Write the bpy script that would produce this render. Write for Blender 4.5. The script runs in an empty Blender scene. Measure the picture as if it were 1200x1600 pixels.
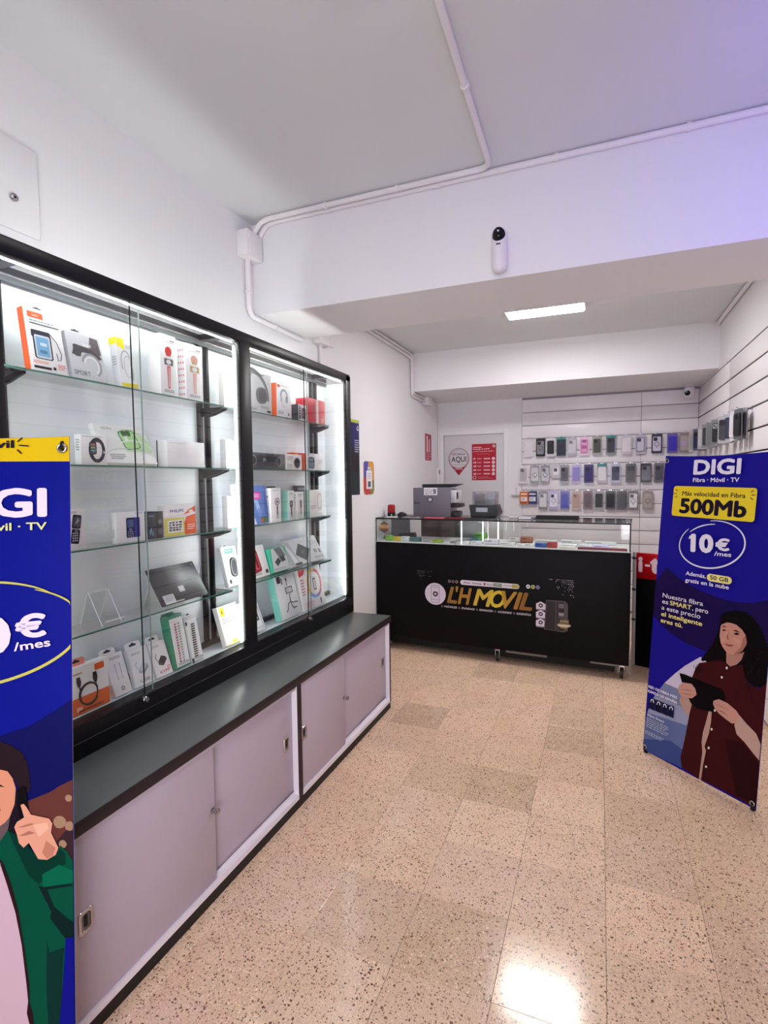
import bpy, bmesh, math, random
from math import radians, sin, cos, pi, hypot, atan2
from mathutils import Vector, Matrix
random.seed(7)
SC = bpy.context.scene
COL = SC.collection
# ------------------------------------------------------------------ camera, world, light, exposure
cam = bpy.data.cameras.new('camera')
cam.sensor_fit = 'VERTICAL'; cam.sensor_height = 24.0
cam.lens = 827.3 / 1600 * 24.0
cam.clip_start = 0.02
CAM = bpy.data.objects.new('camera', cam); COL.objects.link(CAM)
_y, _p, _r = radians(22.232), radians(3.4856), radians(-0.6708)
_A = Matrix(((cos(_y), sin(_y), 0), (0, 0, -1), (-sin(_y), cos(_y), 0)))
_P = Matrix(((1, 0, 0), (0, cos(_p), -sin(_p)), (0, sin(_p), cos(_p))))
_Q = Matrix(((cos(_r), -sin(_r), 0), (sin(_r), cos(_r), 0), (0, 0, 1)))
_M = _Q @ _P @ _A                                     # world -> (right, down, forward)
_W = Matrix((_M[0], -_M[1], -_M[2])).transposed()     # columns: camera x, y, z
CAM.matrix_world = Matrix.Translation((0, 0, 1.5)) @ _W.to_4x4()
SC.camera = CAM
vs = SC.view_settings
vs.view_transform = 'Standard'; vs.look = 'None'; vs.gamma = 1.0; vs.use_curve_mapping = False
vs.exposure = 0.14
SC.cycles.use_denoising = True
SC.cycles.transparent_max_bounces = 48
SC.cycles.max_bounces = 12; SC.cycles.diffuse_bounces = 8
SC.cycles.caustics_reflective = False; SC.cycles.caustics_refractive = False
SC.cycles.sample_clamp_indirect = 6.0
LED_POWER = 24.0        # emission of the cabinet's upright led strips
LED_TOP = 46.0          # emission of the led strips under the top rail
REAR_LAMP, FRONT_LAMP = 68.0, 11.0   # emission of the ceiling panels
w = bpy.data.worlds.new('world'); SC.world = w; w.use_nodes = True
w.node_tree.nodes['Background'].inputs[0].default_value = (0.78, 0.76, 0.85, 1)   # uniform ambient light through the open shop front
w.node_tree.nodes['Background'].inputs[1].default_value = 0.44
def area_lamp(name, loc, target, sx, sy, power, color, spread=radians(180)):
    l = bpy.data.lights.new(name, 'AREA'); l.shape = 'RECTANGLE'; l.size = sx; l.size_y = sy
    l.energy = power; l.color = color
    l.spread = spread
    o = bpy.data.objects.new(name, l); COL.objects.link(o); o.location = loc
    o.rotation_euler = (Vector(target) - Vector(loc)).to_track_quat('-Z', 'Y').to_euler()
    return o
area_lamp('front_fill_lamp', (0.35, -1.3, 1.25), (-1.3, 2.0, 1.0), 1.8, 1.7, 40, (0.95, 0.92, 1.0), radians(115))  # added unseen fill lamp behind the camera, brightens the cabinet goods
area_lamp('purple_sign_lamp', (0.80, 1.75, 2.35), (0.85, 2.7, 2.75), 0.4, 0.10, 3.4, (0.14, 0.07, 1.0))

# ------------------------------------------------------------------ materials
def lin(c):
    return tuple((v / 255 / 12.92 if v / 255 <= 0.04045 else ((v / 255 + 0.055) / 1.055) ** 2.4) for v in c)
_mats = {}
def mat(rgb, rough=0.5, metal=0.0, name='paint', var=0.04, scale=9.0, bump=0.0, spec=0.35, coat=0.0):
    key = (tuple(rgb), rough, metal, name, var, bump, spec, coat)
    if key in _mats: return _mats[key]
    m = bpy.data.materials.new(name); m.use_nodes = True
    nt = m.node_tree; b = nt.nodes['Principled BSDF']
    tc = nt.nodes.new('ShaderNodeTexCoord'); nz = nt.nodes.new('ShaderNodeTexNoise')
    nz.inputs['Scale'].default_value = scale; nz.inputs['Detail'].default_value = 3
    nt.links.new(tc.outputs['Object'], nz.inputs['Vector'])
    mx = nt.nodes.new('ShaderNodeMix'); mx.data_type = 'RGBA'
    c = lin(rgb)
    mx.inputs[6].default_value = (*[v * (1 - var) for v in c], 1); mx.inputs[7].default_value = (*[min(1, v * (1 + var)) for v in c], 1)
    nt.links.new(nz.outputs['Fac'], mx.inputs[0]); nt.links.new(mx.outputs[2], b.inputs['Base Color'])
    b.inputs['Roughness'].default_value = rough; b.inputs['Metallic'].default_value = metal
    b.inputs['Specular IOR Level'].default_value = spec
    b.inputs['Coat Weight'].default_value = coat
    if bump:
        n2 = nt.nodes.new('ShaderNodeTexNoise'); n2.inputs['Scale'].default_value = scale * 12; n2.inputs['Detail'].default_value = 4
        nt.links.new(tc.outputs['Object'], n2.inputs['Vector'])
        bp = nt.nodes.new('ShaderNodeBump'); bp.inputs['Strength'].default_value = bump; bp.inputs['Distance'].default_value = 0.004
        nt.links.new(n2.outputs['Fac'], bp.inputs['Height']); nt.links.new(bp.outputs['Normal'], b.inputs['Normal'])
    _mats[key] = m
    return m
def emit(rgb, s, name='light'):
    key = ('e', rgb, s)
    if key in _mats: return _mats[key]
    m = bpy.data.materials.new(name); m.use_nodes = True; nt = m.node_tree
    e = nt.nodes.new('ShaderNodeEmission'); e.inputs[0].default_value = (*rgb, 1); e.inputs[1].default_value = s
    nt.links.new(e.outputs[0], nt.nodes['Material Output'].inputs[0]); nt.nodes.remove(nt.nodes['Principled BSDF'])
    _mats[key] = m
    return m
def glass(tint=(0.988, 0.996, 0.992), name='clear_glass', refl=1.0):
    key = ('g', tint, refl)
    if key in _mats: return _mats[key]
    m = bpy.data.materials.new(name); m.use_nodes = True; nt = m.node_tree; nt.nodes.remove(nt.nodes['Principled BSDF'])
    t = nt.nodes.new('ShaderNodeBsdfTransparent'); t.inputs[0].default_value = (*tint, 1)
    g = nt.nodes.new('ShaderNodeBsdfGlossy'); g.inputs['Roughness'].default_value = 0.015
    f = nt.nodes.new('ShaderNodeFresnel')
    gm = nt.nodes.new('ShaderNodeNewGeometry'); io = nt.nodes.new('ShaderNodeMapRange')
    io.inputs[3].default_value = 1.45; io.inputs[4].default_value = 1/1.45     # same reflectance from either side of a pane
    nt.links.new(gm.outputs['Backfacing'], io.inputs[0]); nt.links.new(io.outputs[0], f.inputs[0])
    mu = nt.nodes.new('ShaderNodeMath'); mu.operation = 'MULTIPLY'; mu.inputs[1].default_value = refl
    nt.links.new(f.outputs[0], mu.inputs[0])
    x = nt.nodes.new('ShaderNodeMixShader'); nt.links.new(mu.outputs[0], x.inputs[0])
    nt.links.new(t.outputs[0], x.inputs[1]); nt.links.new(g.outputs[0], x.inputs[2])
    nt.links.new(x.outputs[0], nt.nodes['Material Output'].inputs[0])
    _mats[key] = m
    return m
def terrazzo():
    m = bpy.data.materials.new('terrazzo'); m.use_nodes = True; nt = m.node_tree; N = nt.nodes.new; L = nt.links.new
    b = nt.nodes['Principled BSDF']
    tc = N('ShaderNodeTexCoord'); oi = N('ShaderNodeObjectInfo')
    ad = N('ShaderNodeVectorMath'); ad.operation = 'ADD'
    mu = N('ShaderNodeVectorMath'); mu.operation = 'SCALE'; mu.inputs[0].default_value = (37.0, 53.0, 11.0)
    L(oi.outputs['Random'], mu.inputs['Scale']); L(tc.outputs['Object'], ad.inputs[0]); L(mu.outputs[0], ad.inputs[1])
    wp = N('ShaderNodeTexNoise'); wp.inputs['Scale'].default_value = 120
    L(ad.outputs[0], wp.inputs['Vector'])
    wv = N('ShaderNodeVectorMath'); wv.operation = 'MULTIPLY_ADD'; wv.inputs[1].default_value = (0.008, 0.008, 0)
    L(wp.outputs['Color'], wv.inputs[0]); L(ad.outputs[0], wv.inputs[2])
    # ground colour: beige paste with a slow mottle, tinted per tile
    n1 = N('ShaderNodeTexNoise'); n1.inputs['Scale'].default_value = 9; n1.inputs['Detail'].default_value = 5
    L(ad.outputs[0], n1.inputs['Vector'])
    base = N('ShaderNodeMix'); base.data_type = 'RGBA'
    base.inputs[6].default_value = (*lin((218, 182, 152)), 1); base.inputs[7].default_value = (*lin((240, 210, 182)), 1)
    L(n1.outputs['Fac'], base.inputs[0])
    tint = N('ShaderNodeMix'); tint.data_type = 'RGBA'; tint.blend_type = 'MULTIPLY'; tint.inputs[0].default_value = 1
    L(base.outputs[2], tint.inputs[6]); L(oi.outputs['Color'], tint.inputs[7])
    col = tint.outputs[2]
    def chips(scale, thr, edge, c0, c1, prev):
        v = N('ShaderNodeTexVoronoi'); v.inputs['Scale'].default_value = scale; v.inputs['Randomness'].default_value = 1
        L(wv.outputs[0], v.inputs['Vector'])
        sp = N('ShaderNodeSeparateColor'); L(v.outputs['Color'], sp.inputs[0])
        lt = N('ShaderNodeMath'); lt.operation = 'LESS_THAN'; lt.inputs[1].default_value = thr; L(sp.outputs[0], lt.inputs[0])
        ds = N('ShaderNodeMath'); ds.operation = 'LESS_THAN'; L(v.outputs['Distance'], ds.inputs[0])
        sz = N('ShaderNodeMath'); sz.operation = 'MULTIPLY_ADD'; sz.inputs[1].default_value = edge * 0.8; sz.inputs[2].default_value = edge * 0.5
        L(sp.outputs[1], sz.inputs[0]); L(sz.outputs[0], ds.inputs[1])
        an = N('ShaderNodeMath'); an.operation = 'MULTIPLY'; L(lt.outputs[0], an.inputs[0]); L(ds.outputs[0], an.inputs[1])
        cc = N('ShaderNodeMix'); cc.data_type = 'RGBA'; cc.inputs[6].default_value = (*lin(c0), 1); cc.inputs[7].default_value = (*lin(c1), 1)
        L(sp.outputs[2], cc.inputs[0])
        mx = N('ShaderNodeMix'); mx.data_type = 'RGBA'; L(an.outputs[0], mx.inputs[0]); L(prev, mx.inputs[6]); L(cc.outputs[2], mx.inputs[7])
        return mx.outputs[2]
    col = chips(170, 0.5, 0.42, (244, 222, 198), (206, 168, 142), col)
    col = chips(140, 0.46, 0.36, (120, 90, 72), (172, 136, 112), col)
    col = chips(92, 0.24, 0.31, (100, 72, 58), (150, 116, 94), col)
    n3 = N('ShaderNodeTexNoise'); n3.inputs['Scale'].default_value = 210; n3.inputs['Detail'].default_value = 3; L(ad.outputs[0], n3.inputs['Vector'])
    gr = N('ShaderNodeMapRange'); gr.inputs[1].default_value = 0.3; gr.inputs[2].default_value = 0.7; gr.inputs[3].default_value = 0.84; gr.inputs[4].default_value = 1.24; L(n3.outputs['Fac'], gr.inputs[0])
    gm = N('ShaderNodeVectorMath'); gm.operation = 'SCALE'; L(col, gm.inputs[0]); L(gr.outputs[0], gm.inputs['Scale']); col = gm.outputs[0]
    L(col, b.inputs['Base Color'])
    rn = N('ShaderNodeTexNoise'); rn.inputs['Scale'].default_value = 6; L(ad.outputs[0], rn.inputs['Vector'])
    rr = N('ShaderNodeMapRange'); rr.inputs[3].default_value = 0.09; rr.inputs[4].default_value = 0.20; L(rn.outputs['Fac'], rr.inputs[0])
    L(rr.outputs[0], b.inputs['Roughness'])
    bn = N('ShaderNodeTexNoise'); bn.inputs['Scale'].default_value = 14; L(ad.outputs[0], bn.inputs['Vector'])
    bp = N('ShaderNodeBump'); bp.inputs['Strength'].default_value = 0.05; bp.inputs['Distance'].default_value = 0.004
    L(bn.outputs['Fac'], bp.inputs['Height']); L(bp.outputs['Normal'], b.inputs['Normal'])
    b.inputs['Specular IOR Level'].default_value = 0.45
    return m

WALL = mat((229, 228, 230), 0.62, name='wall_paint', var=0.02, scale=2.0, bump=0.05)
CEIL = mat((214, 216, 218), 0.75, name='ceiling_paint', var=0.02, scale=2.0, bump=0.05)
WHITE = mat((232, 230, 232), 0.4, name='white_plastic')
LILAC = mat((184, 171, 184), 0.42, name='white_laminate', var=0.02, bump=0.03)
BLACK = mat((14, 13, 16), 0.4, name='black_paint')
DKGREY = mat((60, 60, 64), 0.45, name='dark_grey_metal')
STEEL = mat((185, 180, 182), 0.25, 1.0, name='brushed_steel')
TRACK = mat((232, 226, 234), 0.4, name='white_track', var=0.02)
CARD = mat((246, 246, 246), 0.45, name='white_card')
GLASS = glass()
EDGE = mat((70, 122, 108), 0.15, name='glass_edge')

# ------------------------------------------------------------------ mesh helpers
def shade(me, ang=40):
    for p in me.polygons: p.use_smooth = True
    me.set_sharp_from_angle(angle=radians(ang))
class MB:
    def __init__(s): s.v = []; s.f = []; s.mi = []; s.mats = []
    def mid(s, m):
        if m not in s.mats: s.mats.append(m)
        return s.mats.index(m)
    def add(s, vs, fs, m, M=None):
        o = len(s.v); k = s.mid(m)
        s.v += [tuple(M @ Vector(p)) if M else tuple(p) for p in vs]
        for f in fs: s.f.append([i + o for i in f]); s.mi.append(k)
        return s
    def box(s, a, b, m, M=None, bev=0.0):
        x0, y0, z0 = [min(p, q) for p, q in zip(a, b)]; x1, y1, z1 = [max(p, q) for p, q in zip(a, b)]
        if not bev:
            return s.add([(x0,y0,z0),(x1,y0,z0),(x1,y1,z0),(x0,y1,z0),(x0,y0,z1),(x1,y0,z1),(x1,y1,z1),(x0,y1,z1)],
                         [(0,3,2,1),(4,5,6,7),(0,1,5,4),(1,2,6,5),(2,3,7,6),(3,0,4,7)], m, M)
        bm = bmesh.new(); bmesh.ops.create_cube(bm, size=1)
        for v in bm.verts: v.co = Vector(((x0+x1)/2 + v.co.x*(x1-x0), (y0+y1)/2 + v.co.y*(y1-y0), (z0+z1)/2 + v.co.z*(z1-z0)))
        bmesh.ops.bevel(bm, geom=bm.edges[:], offset=min(bev, (x1-x0)*.45, (y1-y0)*.45, (z1-z0)*.45), segments=2, affect='EDGES', profile=0.5)
        bm.verts.index_update()
        s.add([v.co[:] for v in bm.verts], [[v.index for v in f.verts] for f in bm.faces], m, M); bm.free()
        return s
    def prism(s, pts, t, m, M=None):
        """outline in local (x, y), from z=0 to z=t"""
        n = len(pts)
        return s.add([(x, y, 0) for x, y in pts] + [(x, y, t) for x, y in pts],
                     [list(range(n))[::-1], list(range(n, 2*n))] + [(i, (i+1) % n, n+(i+1) % n, n+i) for i in range(n)], m, M)
    def tube(s, path, r, m, n=10, M=None, cap=True):
        P = [Vector(p) for p in path]; vs = []; fs = []; rs = r if isinstance(r, (list, tuple)) else [r]*len(P)
        up = None
        for i, p in enumerate(P):
            t = ((P[min(i+1, len(P)-1)] - P[max(i-1, 0)])).normalized()
            if up is None:
                up = Vector((0,0,1)) if abs(t.z) < .9 else Vector((1,0,0))
            a = t.cross(up).normalized(); b = a.cross(t).normalized(); up = b
            for k in range(n):
                q = p + a*cos(2*pi*k/n)*rs[i] + b*sin(2*pi*k/n)*rs[i]; vs.append(q[:])
        for i in range(len(P)-1):
            for k in range(n): fs.append((i*n+k, i*n+(k+1) % n, (i+1)*n+(k+1) % n, (i+1)*n+k))
        if cap: fs += [list(range(n))[::-1], [(len(P)-1)*n+k for k in range(n)]]
        return s.add(vs, fs, m, M)
    def lathe(s, prof, m, n=20, M=None):
        """profile of (r, z) about local z"""
        vs = []; fs = []
        for r, z in prof:
            for k in range(n): vs.append((r*cos(2*pi*k/n), r*sin(2*pi*k/n), z))
        for i in range(len(prof)-1):
            for k in range(n): fs.append((i*n+k, i*n+(k+1) % n, (i+1)*n+(k+1) % n, (i+1)*n+k))
        fs += [list(range(n))[::-1], [(len(prof)-1)*n+k for k in range(n)]]
        return s.add(vs, fs, m, M)
    def ring(s, R, r, m, n=24, k=8, M=None):
        vs = []; fs = []
        for i in range(n):
            for j in range(k):
                q = R + r*cos(2*pi*j/k); vs.append((q*cos(2*pi*i/n), q*sin(2*pi*i/n), r*sin(2*pi*j/k)))
        for i in range(n):
            for j in range(k): fs.append((i*k+j, ((i+1) % n)*k+j, ((i+1) % n)*k+(j+1) % k, i*k+(j+1) % k))
        return s.add(vs, fs, m, M)
    def mesh(s, name, smooth=0):
        me = bpy.data.meshes.new(name); me.from_pydata(s.v, [], s.f)
        for m in s.mats: me.materials.append(m)
        me.polygons.foreach_set('material_index', s.mi); me.update()
        if smooth: shade(me, smooth)
        return me
    def build(s, name, parent=None, loc=None, rot=None, smooth=35, origin=None):
        if origin:
            s.v = [(x-origin[0], y-origin[1], z-origin[2]) for x, y, z in s.v]; loc = origin
        o = bpy.data.objects.new(name, s.mesh(name, smooth)); COL.objects.link(o)
        if parent: o.parent = parent
        if loc: o.location = loc
        if rot: o.rotation_euler = rot
        return o
def rrect(w, h, r, n=5, cx=0, cy=0):
    pts = []
    for qx, qy, a0 in ((1,1,0), (-1,1,90), (-1,-1,180), (1,-1,270)):
        for i in range(n+1):
            a = radians(a0 + 90*i/n); pts.append((cx + qx*(w/2-r) + r*cos(a), cy + qy*(h/2-r) + r*sin(a)))
    return pts
def tag(o, label, cat, group=None):
    o['label'] = label; o['category'] = cat
    if group: o['group'] = group
    return o
def empty(name, loc=(0,0,0), rot=(0,0,0), label=None, cat=None, group=None):
    o = bpy.data.objects.new(name, None); COL.objects.link(o); o.location = loc; o.rotation_euler = rot
    o.empty_display_size = 0.05
    if label: tag(o, label, cat, group)
    return o
def struct(o): o['kind'] = 'structure'; return o

# flat print: coloured shapes laid 0.15 mm apart on a frame (origin o, right u, up v), sizes in metres or in fractions of (w, h)
_glyph = {}
def glyphs(txt, bold, shear):
    k = (txt, bold, shear)
    if k not in _glyph:
        c = bpy.data.curves.new('lettering', 'FONT'); c.body = txt; c.shear = shear; c.resolution_u = 3
        o = bpy.data.objects.new('lettering', c); COL.objects.link(o)
        bpy.context.view_layer.update()
        dg = bpy.context.evaluated_depsgraph_get(); me = bpy.data.meshes.new_from_object(o.evaluated_get(dg))
        v0 = [(v.co.x, v.co.y) for v in me.vertices]; f0 = [list(p.vertices) for p in me.polygons]; vs = []; fs = []
        for dx, dy in ([(0, 0)] if not bold else [(bold*cos(a*pi/4), bold*sin(a*pi/4)) for a in range(8)] + [(0, 0)]):   # heavier weight: copies set off all round
            k0 = len(vs); vs += [(x+dx, y+dy) for x, y in v0]; fs += [[i+k0 for i in f] for f in f0]
        bpy.data.objects.remove(o); bpy.data.curves.remove(c); bpy.data.meshes.remove(me)
        xs = [v[0] for v in vs] or [0]; ys = [v[1] for v in vs] or [0]
        _glyph[k] = (vs, fs, min(xs), max(xs), min(ys), max(ys))
    return _glyph[k]
class Print:
    def __init__(s, o=(0,0,0), u=(0,1,0), v=(0,0,1), w=1.0, h=1.0, lift=0.0004, rough=0.4):
        s.o = Vector(o); s.u = Vector(u); s.vv = Vector(v); s.n = s.u.cross(s.vv).normalized(); s.w = w; s.h = h; s.z = lift; s.mb = MB(); s.rough = rough; s.xmax = None; s.spec = 0.3
    def pt(s, x, y, dz=0.0):
        if s.xmax is not None: x = min(x, s.xmax)
        return (s.o + s.u*(x*s.w) + s.vv*(y*s.h) + s.n*(s.z+dz))[:]
    def poly(s, pts, c, fs=None):
        s.z += 0.00015
        s.mb.add([s.pt(*p) for p in pts], fs or [list(range(len(pts)))], c if isinstance(c, bpy.types.Material) else mat(c, s.rough, name='print_ink', var=0.02, spec=s.spec)); return s
    def rect(s, x0, y0, x1, y1, c): return s.poly([(x0,y0),(x1,y0),(x1,y1),(x0,y1)], c)
    def rr(s, cx, cy, w, h, r, c, rot=0):
        asp = s.w/s.h
        P = rrect(w*s.w, h*s.h, r*min(w*s.w, h*s.h), 4); a = radians(rot)
        return s.poly([(cx + (x*cos(a)-y*sin(a))/s.w, cy + (x*sin(a)+y*cos(a))/s.h) for x, y in P], c)
    def ell(s, cx, cy, rx, ry, c, n=28): return s.poly([(cx+rx*cos(2*pi*i/n), cy+ry*sin(2*pi*i/n)) for i in range(n)], c)
    def arc(s, cx, cy, rx, ry, th, c, a0=0, a1=360, rot=0, n=40, taper=False):
        """elliptic stroke, th in metres"""
        P = []; Q = []; r = radians(rot)
        for i in range(n+1):
            a = radians(a0 + (a1-a0)*i/n); k = th/2 * ((0.25 + 0.75*sin(pi*i/n)**0.5) if taper else 1)
            for L, d in ((P, k), (Q, -k)):
                x = (rx*s.w+d)*cos(a); y = (ry*s.h+d)*sin(a)
                L.append((cx + (x*cos(r)-y*sin(r))/s.w, cy + (x*sin(r)+y*cos(r))/s.h))
        return s.poly(P + Q, c, [(i, i+1, n+2+i, n+1+i) for i in range(n)])
    def line(s, pts, th, c):
        """polyline stroke, th in metres"""
        P = [Vector((x*s.w, y*s.h)) for x, y in pts]; A = []; B = []
        for i, p in enumerate(P):
            t = (P[min(i+1, len(P)-1)] - P[max(i-1, 0)]).normalized(); q = Vector((-t.y, t.x))*th/2
            A.append(p+q); B.append(p-q)
        n = len(P); return s.poly([(p.x/s.w, p.y/s.h) for p in A+B], c, [(i, i+1, n+i+1, n+i) for i in range(n-1)])
    def text(s, t, x, y, h, c, align='l', bold=0.0, shear=0.0, rot=0, width=None, cap=None):
        """cap height h (fraction of s.h) from the base line at (x, y); width (fraction of s.w) stretches the line"""
        vs, fs, x0, x1, y0, y1 = glyphs(t, bold, shear)
        hg = glyphs(cap or 'H', bold, 0)
        k = h*s.h/(hg[5]-hg[4]); kx = (width*s.w/(x1-x0)) if width else k
        off = {'l': 0, 'c': -(x1-x0)/2, 'r': -(x1-x0)}[align] - x0; a = radians(rot)
        pts = []
        m = max(1, len(vs)//9 if bold else len(vs))
        for i, (px, py) in enumerate(vs):
            X = (px+off)*kx; Y = (py-hg[4])*k
            pts.append((x + (X*cos(a)-Y*sin(a))/s.w, y + (X*sin(a)+Y*cos(a))/s.h, (i//m)*0.000015))
        return s.poly(pts, c, fs)
    def fine(s, x0, y0, x1, rows, dy, c, th=None, seed=1):
        """rows of tiny print too small to read, as short dashes"""
        R = random.Random(seed); th = th or dy*0.5; pts = []; fs = []
        for r in range(rows):
            x = x0; y = y0 - r*dy; end = x1 - R.random()*(x1-x0)*0.25
            while x < end:
                w = (x1-x0)*R.uniform(0.06, 0.16); e = min(end, x+w); k = len(pts)
                pts += [(x,y),(e,y),(e,y+th),(x,y+th)]; fs.append((k,k+1,k+2,k+3)); x = e + (x1-x0)*0.03
        return s.poly(pts, c, fs)
    def done(s, parent, name='print'): return s.mb.build(name, parent, smooth=0)
# ------------------------------------------------------------------ the room
XL, XR, YB, YN = -1.86, 0.933, 6.35, -1.5
fl = struct(MB().box((XL-0.1, YN, -0.10), (XR+0.1, YB+0.1, -0.012), mat((178, 146, 120), 0.8, name='tile_grout')).build('floor', smooth=0))
TS = 0.308
TERR = terrazzo()
tile_me = []
for k in range(1):
    b = MB().box((-TS/2+0.0005, -TS/2+0.0005, -0.012), (TS/2-0.0005, TS/2-0.0005, 0), TERR, bev=0.0008)
    tile_me.append(b.mesh('floor_tile'))
def tint(o, t): o.color = (*t, 1)
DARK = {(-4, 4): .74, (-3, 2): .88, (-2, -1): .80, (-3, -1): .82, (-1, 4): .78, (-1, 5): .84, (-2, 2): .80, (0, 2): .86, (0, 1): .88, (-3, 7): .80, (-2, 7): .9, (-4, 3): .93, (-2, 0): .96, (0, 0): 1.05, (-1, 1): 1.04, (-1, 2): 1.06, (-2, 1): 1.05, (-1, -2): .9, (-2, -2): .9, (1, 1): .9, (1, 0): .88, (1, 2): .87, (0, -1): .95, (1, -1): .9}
for i in range(-7, 3):
    for j in range(-5, 15):
        x = 0.035 + (i+0.5)*TS; y = 1.743 + (j+0.5)*TS
        if x < -1.6 and y < 3.0: continue
        if x < -1.86 or x > 1.0: continue
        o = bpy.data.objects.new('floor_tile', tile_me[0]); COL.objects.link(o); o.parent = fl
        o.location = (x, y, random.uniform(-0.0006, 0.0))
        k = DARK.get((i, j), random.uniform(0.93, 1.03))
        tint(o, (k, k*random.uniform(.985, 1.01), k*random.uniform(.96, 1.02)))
struct(MB().box((XL-0.12, YN, 2.955), (XR+0.12, 2.62, 3.05), CEIL).box((XL-0.12, 3.10, 2.82), (XR+0.12, YB+0.1, 3.05), CEIL).build('ceiling', smooth=0))
wl = struct(MB().box((XL-0.12, YN, -0.1), (XL, YB+0.1, 3.05), WALL).build('wall_left', smooth=0))
wb = struct(MB().box((XL-0.1, YB+0.022, -0.1), (-1.80, YB+0.14, 3.0), WALL).box((-1.05, YB, -0.1), (-0.852, YB+0.14, 3.0), WALL)
    .box((-1.80, YB, 2.035), (-1.05, YB+0.14, 3.0), WALL).box((XL-0.1, YB, -0.1), (-1.80, YB+0.03, 3.0), WALL)
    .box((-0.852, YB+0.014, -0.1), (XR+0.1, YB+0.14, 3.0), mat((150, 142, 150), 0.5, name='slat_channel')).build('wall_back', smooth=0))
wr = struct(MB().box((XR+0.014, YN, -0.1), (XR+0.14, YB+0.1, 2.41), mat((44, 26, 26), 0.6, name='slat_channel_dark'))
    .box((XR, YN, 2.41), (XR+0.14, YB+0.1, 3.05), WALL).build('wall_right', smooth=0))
struct(MB().box((XL, 2.606, 2.45), (XR+0.02, 3.15, 2.97), WALL).build('trim_1', smooth=0))
struct(MB().box((XL, 5.37, 2.425), (XR+0.02, YB+0.05, 2.90), WALL).build('trim_2', smooth=0))
# slat panels: boards with open grooves between them
SLAT = mat((238, 234, 237), 0.28, name='slat_laminate', var=0.015, bump=0.02)
GR = [0.02, 0.17, 0.319, 0.468, 0.617, 0.766, 0.915, 1.062, 1.210, 1.359, 1.508, 1.657, 1.806, 1.955, 2.104, 2.253, 2.405]
for z0, z1 in zip(GR[:-1], GR[1:]):
    for y0, y1 in ((1.6, 3.3), (3.3, 4.95), (4.95, YB)):
        MB().box((XR, y0+0.004, z0+0.006), (XR+0.014, y1-0.004, z1-0.006), SLAT, bev=0.002).build('slat_panel', wr)
    for x0, x1 in ((-0.852, 0.399), (0.399, XR)):
        MB().box((x0+0.002, YB, z0+0.004), (x1-0.002, YB+0.014, z1-0.004), SLAT, bev=0.0015).build('slat_panel', wb)
MB().box((-0.872, YB-0.012, 0), (-0.852, YB, 2.425), WALL).build('edge_strip', wb)
# door in the back wall
dr = struct(MB().box((-1.79, YB+0.012, 0.005), (-1.062, YB+0.05, 2.03), mat((206, 204, 206), 0.42, name='door_paint'), bev=0.003).build('door_1'))
dfm = MB()
for a, b in (((-1.845, YB-0.012, 0), (-1.79, YB, 2.085)), ((-1.062, YB-0.012, 0), (-1.007, YB, 2.085)), ((-1.79, YB-0.012, 2.03), (-1.062, YB, 2.085))):
    dfm.box(a, b, WALL, bev=0.003)
dfm.build('door_frame', dr)

# ceiling panel lamps
def panel_lamp(name, x0, x1, y0, y1, z, power, label):
    o = empty(name, ((x0+x1)/2, (y0+y1)/2, z), label=label, cat='ceiling light')
    hx, hy = (x1-x0)/2, (y1-y0)/2
    MB().box((-hx, -hy, -0.05), (hx, hy, 0), mat((235, 235, 235), 0.4, name='lamp_body'), bev=0.006).build('housing', o)
    MB().box((-hx+0.012, -hy+0.012, -0.058), (hx-0.012, hy-0.012, -0.0505), emit((1.0, 0.965, 0.955), power, 'lamp_diffuser'), bev=0.004).build('diffuser', o)
    return o
panel_lamp('ceiling_lamp', -0.70, -0.12, 4.10, 4.40, 2.82, REAR_LAMP, 'lit rectangular ceiling lamp above the black counter')
panel_lamp('ceiling_lamp', -0.735, -0.155, 1.12, 1.43, 2.955, FRONT_LAMP, 'lit ceiling lamp cut by the top edge of the frame')

# plastic conduits and boxes
PIPE = mat((228, 224, 226), 0.45, name='conduit_plastic', var=0.02)
def pipe(name, path, r, label, clips=(), cat='conduit'):
    P = [Vector(p) for p in path]; out = [P[0]]
    for a, b, c in zip(P[:-2], P[1:-1], P[2:]):
        d0 = min(0.06, (a-b).length*.45); d1 = min(0.06, (c-b).length*.45)
        p0 = b + (a-b).normalized()*d0; p1 = b + (c-b).normalized()*d1
        for i in range(6):
            t = i/5; out.append(p0.lerp(b, t).lerp(b.lerp(p1, t), t))
    out.append(P[-1])
    o = MB().tube([p[:] for p in out], r, PIPE, n=12).build(name, smooth=50); tag(o, label, cat)
    for p, ax in clips:
        MB().tube([(p[0]-ax[0]*.008, p[1]-ax[1]*.008, p[2]-ax[2]*.008), (p[0]+ax[0]*.008, p[1]+ax[1]*.008, p[2]+ax[2]*.008)], r*1.3, PIPE, n=12).build('clip', o)
    return o
pipe('conduit', [(-1.80, 2.592, 2.87), (-1.75, 2.59, 2.939), (XR, 2.59, 2.939)], 0.0145, 'white conduit running along the beam top to the right wall', [((x, 2.59, 2.939), (1,0,0)) for x in (-1.35, -0.75, -0.2, 0.32)])
pipe('conduit', [(-1.81, 2.545, 2.87), (-1.75, 2.545, 2.939), (-0.49, 2.545, 2.939), (-0.465, 1.46, 2.939), (-0.46, 0.4, 2.939)], 0.0135, 'white conduit that turns off along the ceiling toward the viewer', [((x, 2.545, 2.939), (1,0,0)) for x in (-1.35, -0.95)] + [((-0.478, 2.0, 2.939), (0,1,0))])
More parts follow.
